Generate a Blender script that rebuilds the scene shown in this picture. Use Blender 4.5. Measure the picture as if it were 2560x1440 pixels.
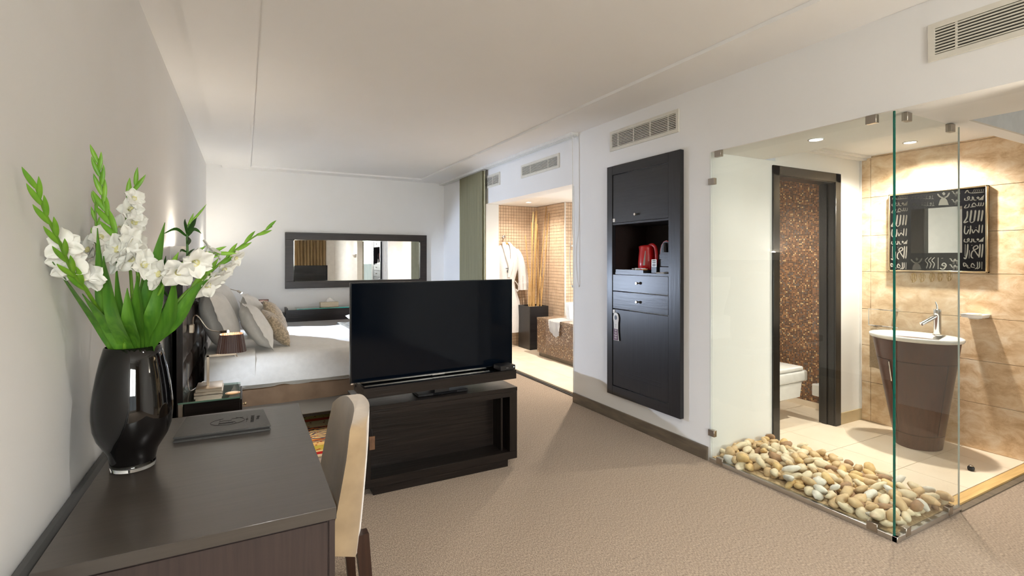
import bpy, bmesh, math, random
from mathutils import Vector, Matrix, noise

# ------------------------------------------------------------------ camera, world, large lights, exposure
S = bpy.context.scene
for o in list(bpy.data.objects):
    bpy.data.objects.remove(o)
C = S.collection
YAW = math.atan2(667, 1260)
cd = bpy.data.cameras.new('camera'); cam = bpy.data.objects.new('camera', cd); C.objects.link(cam)
cam.location = (0, 0, 1.4); cam.rotation_euler = (math.pi/2, 0, -YAW)
cd.sensor_width = 36; cd.lens = 1260/2560*36; cd.shift_y = -72/2560; cd.clip_start = 0.02
S.camera = cam
S.view_settings.view_transform = 'Standard'; S.view_settings.look = 'None'
S.view_settings.gamma = 1; S.view_settings.use_curve_mapping = False
S.view_settings.exposure = 0.48
S.cycles.use_denoising = True
S.cycles.max_bounces = 8; S.cycles.diffuse_bounces = 4; S.cycles.glossy_bounces = 3; S.cycles.transmission_bounces = 4; S.cycles.transparent_max_bounces = 12
S.cycles.use_adaptive_sampling = True; S.cycles.adaptive_threshold = 0.15; S.cycles.adaptive_min_samples = 16
S.cycles.sample_clamp_indirect = 6; S.cycles.caustics_reflective = False; S.cycles.caustics_refractive = False
w = bpy.data.worlds.new('daylight'); S.world = w; w.use_nodes = True
w.node_tree.nodes['Background'].inputs[0].default_value = (0.9, 0.95, 1.0, 1)
w.node_tree.nodes['Background'].inputs[1].default_value = 1.2

R0 = math.radians
def area(name, loc, rot, sx, sy, power, col=(1, 1, 1)):
    l = bpy.data.lights.new(name, 'AREA'); l.shape = 'RECTANGLE'; l.size = sx; l.size_y = sy
    l.energy = power; l.color = col
    o = bpy.data.objects.new(name, l); C.objects.link(o); o.location = loc; o.rotation_euler = rot
    return o
# daylight entering through the two window openings of the wall behind the camera
area('window_daylight', (0.55, -4.45, 2.15), (math.pi/2-R0(32), 0, 0), 2.0, 2.2, 330, (1.0, 0.985, 0.965))
area('window_daylight', (4.2, -4.3, 2.0), (math.pi/2-R0(30), 0, 0), 1.4, 1.8, 110, (1.0, 0.98, 0.95))

# ------------------------------------------------------------------ helpers
random.seed(7)
R = math.radians
OFF = {}
F_, CX_, HY_ = 1260., 1280., 648.
def at(u, v, y):
    "world point on the plane at depth y seen at picture position (u, v)"
    a = (u-CX_)/F_; b = (HY_-v)/F_; s, c = math.sin(YAW), math.cos(YAW)
    d = Vector((c*a+s, -s*a+c, b)); return d*(y/d.y)+Vector((0, 0, 1.4))
def srgb(r, g, b):
    f = lambda k: (k/255/12.92) if k/255 <= .04045 else ((k/255+.055)/1.055)**2.4
    return (f(r), f(g), f(b))
def thing(name, label, cat, loc=(0, 0, 0), rz=0, group=None, local=False):
    o = bpy.data.objects.new(name, None); C.objects.link(o); o.empty_display_size = .05
    o.location = loc; o.rotation_euler = (0, 0, rz); o['label'] = label; o['category'] = cat
    if group: o['group'] = group
    OFF[o.name] = Vector((0, 0, 0)) if (local or rz) else Vector(loc)
    return o
def obj(name, bm, mat, parent=None, smooth=None, kind=None, raw=False):
    me = bpy.data.meshes.new(name)
    bmesh.ops.recalc_face_normals(bm, faces=bm.faces)
    bm.to_mesh(me); bm.free()
    off = OFF.get(parent.name, Vector((0, 0, 0))) if parent else Vector((0, 0, 0))
    if off.length and not raw: me.transform(Matrix.Translation(-off))
    for m in (mat if isinstance(mat, (list, tuple)) else [mat]): me.materials.append(m)
    if smooth is not None:
        me.shade_smooth() if hasattr(me, 'shade_smooth') else [setattr(p, 'use_smooth', True) for p in me.polygons]
        me.set_sharp_from_angle(angle=R(smooth))
    o = bpy.data.objects.new(name, me); C.objects.link(o)
    if parent: o.parent = parent; OFF[o.name] = off
    else: OFF[o.name] = Vector((0, 0, 0))
    if kind: o['kind'] = kind
    return o
def tag(o, label, cat, group=None):
    o['label'] = label; o['category'] = cat
    if group: o['group'] = group
    return o
def base_origin(o):
    "moves a single mesh thing's origin to its base"
    me = o.data; xs = [v.co for v in me.vertices]
    c = Vector((sum(p.x for p in xs)/len(xs), sum(p.y for p in xs)/len(xs), min(p.z for p in xs)))
    me.transform(Matrix.Translation(-c)); o.location = o.location+c
    return o
def copy_tree(o, parent=None):
    c = o.copy(); C.objects.link(c); c.parent = parent; OFF[c.name] = OFF.get(o.name, Vector())
    for ch in list(o.children): copy_tree(ch, c)
    return c
def NB(): return bmesh.new()
def bx(bm, x0, x1, y0, y1, z0, z1, bev=0, seg=1, mi=0):
    r = bmesh.ops.create_cube(bm, size=1)['verts']
    for v in r:
        v.co = Vector(((x0+x1)/2+v.co.x*(x1-x0), (y0+y1)/2+v.co.y*(y1-y0), (z0+z1)/2+v.co.z*(z1-z0)))
    fs = set(f for v in r for f in v.link_faces)
    for f in fs: f.material_index = mi
    if bev:
        es = list(set(e for v in r for e in v.link_edges))
        bmesh.ops.bevel(bm, geom=es, offset=bev, segments=seg, affect='EDGES', profile=.5)
    return bm
def box(name, x0, x1, y0, y1, z0, z1, mat, parent=None, bev=0, seg=1, kind=None):
    return obj(name, bx(NB(), x0, x1, y0, y1, z0, z1, bev, seg), mat, parent, 40 if bev else None, kind)
def loft(bm, rings, cap=True, closed=True, mi=0):
    vs = [[bm.verts.new(p) for p in r] for r in rings]
    n = len(rings[0])
    for a, b in zip(vs, vs[1:]):
        for i in range(n if closed else n-1):
            j = (i+1) % n
            f = bm.faces.new((a[i], a[j], b[j], b[i])); f.material_index = mi
    if cap and closed:
        for r in (vs[0], vs[-1]):
            f = bm.faces.new(r); f.material_index = mi
    return vs
def frames(pts):
    pts = [Vector(p) for p in pts]; out = []; up = None
    for i, p in enumerate(pts):
        t = (pts[min(i+1, len(pts)-1)]-pts[max(i-1, 0)]).normalized()
        if up is None:
            up = Vector((0, 0, 1)) if abs(t.z) < .9 else Vector((1, 0, 0))
        n = (up-t*up.dot(t)).normalized(); up = n
        out.append((p, t, n, t.cross(n)))
    return out
def tube(bm, pts, r, n=10, cap=True, mi=0, sx=1, sy=1):
    fr = frames(pts); rs = r if isinstance(r, (list, tuple)) else [r]*len(pts)
    loft(bm, [[p+(nn*math.cos(2*math.pi*k/n)*sx+b*math.sin(2*math.pi*k/n)*sy)*rr for k in range(n)] for (p, t, nn, b), rr in zip(fr, rs)], cap, mi=mi)
    return bm
def lathe(bm, prof, c=(0, 0, 0), n=32, sx=1, sy=1, cap=True, mi=0):
    loft(bm, [[Vector((c[0]+r*sx*math.cos(2*math.pi*k/n), c[1]+r*sy*math.sin(2*math.pi*k/n), c[2]+z)) for k in range(n)] for r, z in prof], cap, mi=mi)
    return bm
def prism(bm, poly, f, d, mi=0):
    "polygon of 2-D points mapped by f(a, b) and pushed along vector d"
    A = [f(a, b) for a, b in poly]; d = Vector(d)
    loft(bm, [A, [p+d for p in A]], mi=mi)
    return bm
def smoothline(pts, k=6):
    pts = [Vector(p) for p in pts]
    if len(pts) < 3: return pts
    out = []
    P = [pts[0]*2-pts[1]]+pts+[pts[-1]*2-pts[-2]]
    for i in range(1, len(P)-2):
        a, b, c, d = P[i-1:i+3]
        for j in range(k):
            t = j/k
            out.append(.5*((2*b)+(c-a)*t+(2*a-5*b+4*c-d)*t*t+(3*b-a-3*c+d)*t**3))
    out.append(pts[-1]); return out
def spot(name, loc, target, power, col, angle=90, blend=.5, r=.03):
    l = bpy.data.lights.new(name, 'SPOT'); l.energy = power; l.color = col; l.spot_size = R(angle); l.spot_blend = blend; l.shadow_soft_size = r
    o = bpy.data.objects.new(name, l); C.objects.link(o); o.location = loc
    o.rotation_euler = (Vector(target)-Vector(loc)).to_track_quat('-Z', 'Y').to_euler()
    return o
def point(name, loc, power, col, r=.04):
    l = bpy.data.lights.new(name, 'POINT'); l.energy = power; l.color = col; l.shadow_soft_size = r
    o = bpy.data.objects.new(name, l); C.objects.link(o); o.location = loc
    return o

# ------------------------------------------------------------------ materials
def M(name, col, rough=.5, metal=0, spec=.5, col2=None, scale=(20, 20, 20), detail=4, contrast=(.35, .65), bump=0, bscale=None,
      coat=0, emit=None, estr=0, alpha=1, trans=0, ior=1.5, sheen=0, sss=0, rough2=None, distort=0):
    m = bpy.data.materials.new(name); m.use_nodes = True
    nt = m.node_tree; b = nt.nodes['Principled BSDF']
    I = b.inputs
    I['Base Color'].default_value = (*col, 1); I['Roughness'].default_value = rough; I['Metallic'].default_value = metal
    I['Specular IOR Level'].default_value = spec; I['Coat Weight'].default_value = coat; I['IOR'].default_value = ior
    I['Transmission Weight'].default_value = trans; I['Sheen Weight'].default_value = sheen
    if sss: I['Subsurface Weight'].default_value = sss; I['Subsurface Radius'].default_value = (.01, .01, .008)
    if emit: I['Emission Color'].default_value = (*emit, 1); I['Emission Strength'].default_value = estr
    tc = nt.nodes.new('ShaderNodeTexCoord'); mp = nt.nodes.new('ShaderNodeMapping'); mp.inputs['Scale'].default_value = scale
    nt.links.new(tc.outputs['Object'], mp.inputs['Vector'])
    nz = nt.nodes.new('ShaderNodeTexNoise'); nz.inputs['Scale'].default_value = 1; nz.inputs['Detail'].default_value = detail
    nz.inputs['Distortion'].default_value = distort
    nt.links.new(mp.outputs[0], nz.inputs['Vector'])
    rp = nt.nodes.new('ShaderNodeValToRGB')
    rp.color_ramp.elements[0].position, rp.color_ramp.elements[1].position = contrast
    c2 = col2 if col2 else tuple(k*.94 for k in col)
    rp.color_ramp.elements[0].color = (*col, 1); rp.color_ramp.elements[1].color = (*c2, 1)
    nt.links.new(nz.outputs[0], rp.inputs[0]); nt.links.new(rp.outputs[0], I['Base Color'])
    if bump:
        bp = nt.nodes.new('ShaderNodeBump'); bp.inputs['Strength'].default_value = bump; bp.inputs['Distance'].default_value = .01
        src = nz
        if bscale:
            mp2 = nt.nodes.new('ShaderNodeMapping'); mp2.inputs['Scale'].default_value = bscale
            nt.links.new(tc.outputs['Object'], mp2.inputs['Vector'])
            src = nt.nodes.new('ShaderNodeTexNoise'); src.inputs['Scale'].default_value = 1; src.inputs['Detail'].default_value = 3
            nt.links.new(mp2.outputs[0], src.inputs['Vector'])
        nt.links.new(src.outputs[0], bp.inputs['Height']); nt.links.new(bp.outputs[0], I['Normal'])
    return m
def thin_glass(name, tint, ior=1.5, rough=0.0):
    m = bpy.data.materials.new(name); m.use_nodes = True; nt = m.node_tree
    nt.nodes.remove(nt.nodes['Principled BSDF'])
    out = nt.nodes['Material Output']
    tr = nt.nodes.new('ShaderNodeBsdfTransparent'); tr.inputs[0].default_value = (*tint, 1)
    gl = nt.nodes.new('ShaderNodeBsdfGlossy'); gl.inputs['Roughness'].default_value = rough
    fr0 = nt.nodes.new('ShaderNodeFresnel'); fr0.inputs[0].default_value = ior
    ge = nt.nodes.new('ShaderNodeNewGeometry'); iv = nt.nodes.new('ShaderNodeMath'); iv.operation = 'SUBTRACT'; iv.inputs[0].default_value = 1
    fr = nt.nodes.new('ShaderNodeMath'); fr.operation = 'MULTIPLY'      # both faces' reflection is carried by the outer face
    nt.links.new(ge.outputs['Backfacing'], iv.inputs[1]); nt.links.new(fr0.outputs[0], fr.inputs[0]); nt.links.new(iv.outputs[0], fr.inputs[1])
    f2 = nt.nodes.new('ShaderNodeMath'); f2.operation = 'MULTIPLY'; f2.inputs[1].default_value = 1.4; f2.use_clamp = True; nt.links.new(fr.outputs[0], f2.inputs[0]); fr = f2
    mx = nt.nodes.new('ShaderNodeMixShader')
    nt.links.new(fr.outputs[0], mx.inputs[0]); nt.links.new(tr.outputs[0], mx.inputs[1]); nt.links.new(gl.outputs[0], mx.inputs[2])
    nt.links.new(mx.outputs[0], out.inputs[0])
    return m
def wood(name, c1, c2, axis, rough=.35, bump=.15, spec=.5, freq=60):
    sc = [freq, freq, freq]; sc[axis] = freq*.05
    return M(name, c1, rough, col2=c2, scale=sc, detail=6, contrast=(.3, .7), bump=bump, spec=spec, distort=.6)
m_wall = M('white_paint', (.84, .835, .825), .6, col2=(.83, .822, .808), scale=(3, 3, 3), bump=.03, bscale=(140, 140, 140), spec=.15)
m_ceil = M('ceiling_paint', (.88, .873, .862), .55, col2=(.87, .862, .85), scale=(2, 2, 2), spec=.1)
m_carpet = M('carpet_loop', srgb(190, 169, 147), .95, col2=srgb(139, 121, 104), scale=(210, 90, 90), detail=8, contrast=(.36, .62), bump=.7, bscale=(260, 110, 110), spec=.1, sheen=.2)
m_skirt = M('stone_skirting', srgb(118, 106, 90), .5, col2=srgb(98, 88, 76), scale=(30, 6, 30))
m_wx = wood('wenge_along_x', (.017, .012, .010), (.007, .005, .0045), 0, .3, spec=.32)
m_wy = wood('wenge_along_y', (.017, .012, .010), (.007, .005, .0045), 1, .3, spec=.32)
m_wz = wood('wenge_along_z', (.017, .012, .010), (.007, .005, .0045), 2, .3, spec=.32)
m_cabz = wood('black_oak_upright', (.020, .020, .023), (.013, .013, .015), 2, .32, .06)
m_caby = wood('black_oak_flat', (.020, .020, .023), (.013, .013, .015), 1, .32, .06)
m_desk = wood('brown_desk_veneer', (.058, .047, .039), (.042, .034, .028), 0, .30, .02, spec=.85)
m_deskf = wood('brown_desk_front', (.048, .030, .026), (.033, .021, .019), 2, .4, .05, freq=90)
m_frame = wood('mirror_oak', (.030, .019, .015), (.010, .007, .006), 0, .4, .25)
m_mirror = M('mirror_silver', (.92, .92, .91), .01, 1)
m_glass = thin_glass('clear_glass', (.955, .975, .962))
m_glassedge = M('green_glass_edge', (.0, .12, .085), .15, col2=(.0, .09, .065), spec=.6)
m_steel = M('brushed_steel', (.42, .38, .33), .32, 1, scale=(300, 20, 20))
m_alu = M('satin_aluminium', (.62, .60, .57), .35, 1)
m_chrome = M('chrome', (.75, .75, .76), .06, 1)
m_nickel = M('satin_nickel', (.62, .56, .48), .3, 1)
m_brass = M('champagne_metal', (.62, .50, .33), .25, 1)
m_white = M('white_enamel', (.82, .81, .78), .2, coat=.4)
m_vent = M('vent_enamel', (.72, .69, .61), .45)
m_black = M('black_plastic', (.012, .012, .014), .35)
m_dark = M('dark_void', (.012, .010, .008), .8)
m_linen = M('white_linen', (.80, .78, .74), .85, col2=(.76, .74, .70), scale=(25, 25, 25), bump=.25, bscale=(14, 14, 14), sheen=.2, spec=.15)
m_bedskirt = M('taupe_valance', srgb(146, 120, 96), .9, col2=srgb(128, 104, 82), scale=(6, 6, 6), sheen=.2, spec=.1)
m_silk = M('champagne_cushion', srgb(196, 176, 148), .45, col2=srgb(152, 136, 114), scale=(60, 60, 60), contrast=(.42, .58), bump=.2, sheen=.3)
m_throw = M('silver_throw', srgb(206, 198, 180), .6, col2=srgb(160, 160, 158), scale=(50, 50, 50), contrast=(.4, .6), bump=.3)
m_leather = M('brown_leather', (.050, .033, .026), .28, col2=(.030, .020, .016), scale=(14, 14, 14), bump=.08, bscale=(160, 160, 160))
m_velvet = M('beige_velvet', srgb(172, 147, 113), .8, col2=srgb(152, 128, 97), scale=(9, 9, 9), sheen=.8, spec=.15, bump=.05, bscale=(30, 30, 30))
m_leg = wood('walnut_leg', (.045, .018, .010), (.022, .009, .006), 2, .3)
m_screen = M('television_screen', (.002, .004, .008), .05, spec=.14)
m_bezel = M('black_bezel', (.02, .022, .026), .2, .4)
# ------------------------------------------------------------------ the room shell
XL, XR, YB, ZC, YR = -.456, 2.85, 7.75, 2.62, -3.6
XH, YW, XT, XO = 3.04, 2.44, 4.71, 5.6      # inner face of the right wall, bath partition, stone wall, outer hall wall
m_stone_back = M('tile_bed', srgb(120, 96, 70), .9)
def st(name, boxes, mat, bev=0):
    bm = NB()
    for b in boxes: bx(bm, *b, bev)
    return obj(name, bm, mat, kind='structure')
st('floor', [(XL-.1, 2.955, YR-.1, YB+.1, -.1, 0), (2.955, XO+.1, YR-.1, 1.325, -.1, 0)], m_carpet)
st('wall_left', [(XL-.12, XL, YR-.1, YB+.1, -.1, 2.75)], m_wall)
st('wall_back', [(XL-.1, 4.9, YB, YB+.12, -.1, 2.75)], m_wall)
st('wall_right', [(XR, XH, 6.128, YB, 0, 2.75), (XR, XH, 4.09, 6.128, 2.139, 2.75),
                  (XR, XH, 3.50, 4.09, 0, 2.75), (XR, XH, YW, 2.715, 0, 2.75), (XR, XH, 2.715, 3.50, 0, .25), (XR, XH, 2.715, 3.50, 2.18, 2.75),
                  (XR, XH, YR, YW, 2.142, 2.75), (XR, XH, YR, .55, 0, 2.142)], m_wall)
# wall behind the camera with two window openings
st('wall_rear', [(XL, -.35, YR-.12, YR, 0, 2.75), (-.35, 1.45, YR-.12, YR, 0, .15), (-.35, 1.45, YR-.12, YR, 2.4, 2.75),
                 (1.45, 3.5, YR-.12, YR, 0, 2.75), (3.5, 4.9, YR-.12, YR, 0, .25), (3.5, 4.9, YR-.12, YR, 2.15, 2.75), (4.9, XO, YR-.12, YR, 0, 2.75)], m_wall)
st('wall_hall', [(XO, XO+.12, YR, 3.5, 0, 2.75)], m_wall)
def window(n, x0, x1, z0, z1):
    o = st('window_%d' % n, [(x0, x0+.05, YR-.08, YR-.02, z0, z1), (x1-.05, x1, YR-.08, YR-.02, z0, z1), (x0, x1, YR-.08, YR-.02, z0, z0+.05), (x0, x1, YR-.08, YR-.02, z1-.05, z1),
                             ((x0+x1)/2-.025, (x0+x1)/2+.025, YR-.08, YR-.02, z0, z1)], m_white)
    for a, b in ((x0+.05, (x0+x1)/2-.025), ((x0+x1)/2+.025, x1-.05)):
        box('pane', a, b, YR-.053, YR-.047, z0+.05, z1-.05, m_glass, o)
window(1, -.35, 1.45, .15, 2.4); window(2, 3.5, 4.9, .25, 2.15)
# ceiling: border band, raised centre panel, shadow strip along the left wall
st('ceiling', [(-.27, .065, YR, YB, ZC, 2.75), (2.40, XR, YR, YB, ZC, 2.75), (.065, 2.40, 7.52, YB, ZC, 2.75), (.065, 2.40, YR, -3.0, ZC, 2.75),
               (.065, 2.40, -3.0, 7.52, ZC+.022, 2.75), (XL, -.27, YR, YB, ZC+.035, 2.75)], m_ceil)
st('baseboard_right', [(XR-.014, XR, YW+.02, 4.09, 0, .095)], m_skirt, .003)
st('baseboard_left', [(XL, XL+.014, YR, YB, 0, .095)], m_skirt)
st('baseboard_back', [(XL, XR, YB-.014, YB, 0, .095)], m_skirt)
st('trim_2', [(XR-.004, XR+.012, 4.082, 4.094, .095, 2.12)], m_white)          # metal corner bead of the alcove opening
# sliding-panel track along the alcove wall
trk = st('trim_3', [(XR-.085, XR-.004, 4.0, 7.72, ZC-.028, ZC)], m_white)
for k in range(4): box('track_rail', XR-.083+.021*k, XR-.083+.021*k+.008, 4.0, 7.71, ZC-.034, ZC-.026, m_white, trk)

# ------------------------------------------------------------------ bathtub alcove
ZF = .03
m_floortile = M('cream_floor_tile', srgb(242, 227, 206), .3, col2=srgb(236, 219, 196), scale=(4, 4, 4), spec=.5)
m_grout = M('grout', srgb(150, 128, 102), .9)
m_alctile = M('beige_wall_tile', srgb(222, 198, 172), .35, col2=srgb(208, 182, 154), scale=(12, 12, 12), contrast=(.3, .7))
m_agrout = M('brown_grout', srgb(128, 92, 64), .9)
def wall_tiles(parent, plane, pos, a0, a1, z0, z1, pitch, gap, out, mat, name='tile_field'):
    "small square tiles as one joined mesh; plane 'y' runs along x at y=pos, plane 'x' runs along y at x=pos"
    bm = NB(); na = int((a1-a0)/pitch+.5); nz = int((z1-z0)/pitch+.5); pa = (a1-a0)/na; pz = (z1-z0)/nz
    for i in range(na):
        for j in range(nz):
            A0, A1 = a0+i*pa+gap/2, a0+(i+1)*pa-gap/2; Z0, Z1 = z0+j*pz+gap/2, z0+(j+1)*pz-gap/2
            d = .003+.0006*random.random()
            f = (lambda a, b, e: Vector((a, pos+out*e, b))) if plane == 'y' else (lambda a, b, e: Vector((pos+out*e, a, b)))
            lo = [bm.verts.new(f(a, b, 0)) for a, b in ((A0, Z0), (A1, Z0), (A1, Z1), (A0, Z1))]
            g = .0012
            hi = [bm.verts.new(f(a, b, d)) for a, b in ((A0+g, Z0+g), (A1-g, Z0+g), (A1-g, Z1-g), (A0+g, Z1-g))]
            bm.faces.new(hi)
            for k in range(4): bm.faces.new((lo[k], lo[(k+1) % 4], hi[(k+1) % 4], hi[k]))
    o = obj(name, bm, mat, parent); o['kind'] = 'stuff'
    return o
YRB, XA, YS = 7.126, 4.235, 6.295
wa = st('wall_alcove_back', [(XH-.05, XA+.1, YRB, YRB+.1, 0, 2.6)], m_agrout)
wall_tiles(wa, 'y', YRB, XH, XA, ZF, 2.25, .047, .003, -1, m_alctile)
wb = st('wall_alcove_side', [(XA, XA+.1, YS, YRB, 0, 2.6)], m_agrout)
wall_tiles(wb, 'x', XA, YS, YRB, ZF, 2.25, .047, .003, -1, m_alctile)
wc = st('wall_shower', [(XA+.1, 5.3, YS, YS+.1, 0, 2.6)], m_agrout)
wall_tiles(wc, 'y', YS, XA, 5.0, ZF, 2.25, .047, .003, -1, m_alctile)
st('wall_alcove_outer', [(5.0, 5.1, 3.9, YS, 0, 2.6), (XH, 5.1, 3.85, 3.95, 0, 2.6)], m_wall)
st('ceiling_alcove', [(XH, 5.1, 3.9, YRB, 2.254, 2.4)], m_ceil)
st('trim_4', [(XA-.012, XA+.004, YS-.006, YS+.008, ZF, 2.25)], m_white)
fa = st('floor_alcove', [(2.99, 5.1, 3.95, YRB, -.05, ZF-.006)], m_grout)
yj = [3.95, 4.12, 4.73, 5.81, 6.45, YRB]; yj = [3.95, 4.185, 4.73, 5.27, 5.81, 6.35, YRB]; xj = [2.995, 3.32, 3.92, 4.52, 5.0]
for i in range(len(xj)-1):
    for j in range(len(yj)-1):
        box('floor_tile', xj[i]+.0015, xj[i+1]-.0015, yj[j]+.0015, yj[j+1]-.0015, ZF-.008, ZF, m_floortile, fa, .001)
st('trim_5', [(2.982, 2.997, 4.09, 6.128, 0, ZF-.002)], m_floortile)
st('trim_6', [(2.945, 2.984, 4.09, 6.128, -.01, .008)], m_black)

# ------------------------------------------------------------------ bathroom corner: floor, partition, stone wall, ceilings
ZB = .02
st('floor_bath', [(XH-.04, XO, 1.39, 3.45, -.06, ZB-.006), (XR+.03, 3.5, 1.325, YW, -.06, 0)], m_grout)
fb = bpy.data.objects['floor_bath']
for (x0, x1) in ((3.505, 3.85), (3.85, 4.45), (4.45, XT)):
    for (y0, y1) in ((1.395, 1.74), (1.74, 2.135), (2.135, 2.525), (2.525, 2.92), (2.92, 3.4)):
        box('floor_tile', x0+.0015, x1-.0015, y0+.0015, y1-.0015, ZB-.008, ZB, m_floortile, fb, .001)
m_oak = M('pale_oak_threshold', srgb(226, 190, 128), .45, col2=srgb(206, 168, 108), scale=(4, 60, 60))
st('trim_7', [(3.50, 4.9, 1.335, 1.393, 0, ZB-.002)], m_oak)
st('trim_8', [(3.50, 4.9, 1.30, 1.337, 0, .007)], m_skirt)
st('wall_bath', [(XR+.008, 3.55, YW-.003, YW+.12, 0, 2.141), (4.33, XT, YW, YW+.12, 0, 2.4), (3.55, 4.33, YW, YW+.12, 2.06, 2.4)], m_wall)
st('baseboard_bath', [(4.385, XT, YW-.012, YW, ZB, .115)], M('beige_skirting', srgb(196, 176, 140), .4))
st('trim_9', [(XT-.03, XT-.012, YW-.012, YW, .115, 2.27)], m_wall)
ws = st('wall_stone', [(XT, XT+.12, 1.1, 3.45, 0, 2.6)], m_stone_back)
def stone(name):
    m = bpy.data.materials.new(name); m.use_nodes = True; nt = m.node_tree; b = nt.nodes['Principled BSDF']
    b.inputs['Roughness'].default_value = .38
    tc = nt.nodes.new('ShaderNodeTexCoord'); mp = nt.nodes.new('ShaderNodeMapping')
    mp.inputs['Scale'].default_value = (1, 2.6, 4.2); mp.inputs['Rotation'].default_value = (R(24), 0, 0)
    nt.links.new(tc.outputs['Object'], mp.inputs[0])
    n1 = nt.nodes.new('ShaderNodeTexNoise'); n1.inputs['Scale'].default_value = 3.0; n1.inputs['Detail'].default_value = 9; n1.inputs['Roughness'].default_value = .68; n1.inputs['Distortion'].default_value = .5
    n2 = nt.nodes.new('ShaderNodeTexNoise'); n2.inputs['Scale'].default_value = 1.6; n2.inputs['Detail'].default_value = 3
    nt.links.new(mp.outputs[0], n1.inputs['Vector']); nt.links.new(tc.outputs['Object'], n2.inputs['Vector'])
    r1 = nt.nodes.new('ShaderNodeValToRGB'); e = r1.color_ramp.elements
    e[0].position = .34; e[0].color = (*srgb(206, 172, 132), 1); e[1].position = .66; e[1].color = (*srgb(248, 232, 208), 1)
    k = e.new(.5); k.color = (*srgb(232, 206, 170), 1)
    r2 = nt.nodes.new('ShaderNodeValToRGB'); e = r2.color_ramp.elements
    e[0].position = .35; e[0].color = (.90, .86, .82, 1); e[1].position = .65; e[1].color = (1, 1, 1, 1)
    mx = nt.nodes.new('ShaderNodeMix'); mx.data_type = 'RGBA'; mx.blend_type = 'MULTIPLY'; mx.inputs[0].default_value = 1
    nt.links.new(n1.outputs[0], r1.inputs[0]); nt.links.new(n2.outputs[0], r2.inputs[0])
    nt.links.new(r1.outputs[0], mx.inputs[6]); nt.links.new(r2.outputs[0], mx.inputs[7]); nt.links.new(mx.outputs[2], b.inputs['Base Color'])
    bp = nt.nodes.new('ShaderNodeBump'); bp.inputs['Strength'].default_value = .12; bp.inputs['Distance'].default_value = .01
    nt.links.new(n1.outputs[0], bp.inputs['Height']); nt.links.new(bp.outputs[0], b.inputs['Normal'])
    return m
m_stone = stone('sandstone_tile')
zj = [ZB, .355, .665, .975, 1.295, 1.60, 1.925, 2.265, 2.45]
for j in range(len(zj)-1):
    for (y0, y1) in ((1.10, 2.36), (2.36, YW)):
        box('stone_tile', XT-.012, XT, y0+.0012, y1-.0012, zj[j]+.0012, zj[j+1]-.0012, m_stone, ws, .0015)
st('ceiling_bath', [(3.42, XT, 1.325, YW, 2.275, 2.4), (XH, 3.42, 1.25, YW, 2.142, 2.4), (3.42, XT, 1.24, 1.325, 2.142, 2.5)], m_ceil)
st('trim_10', [(3.42, 3.47, 1.325, YW, 2.245, 2.275), (3.47, 3.50, 1.325, YW, 2.26, 2.275), (3.42, XT-.012, YW-.05, YW, 2.245, 2.275), (3.42, XT-.012, YW-.085, YW-.05, 2.26, 2.275)], m_ceil)
m_grey = M('grey_hall_face', (.62, .62, .60), .7)  # one even grey for the upright faces below the hall ceiling
st('ceiling_hall', [(XH, 3.42, YR, 1.25, 2.142, 2.3), (3.42, XO, YR, 1.24, 2.45, 2.6)], m_ceil)
st('trim_11', [(3.42, XO, 1.225, 1.24, 2.142, 2.45), (3.40, 3.42, YR, 1.24, 2.15, 2.45)], m_grey)
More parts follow.
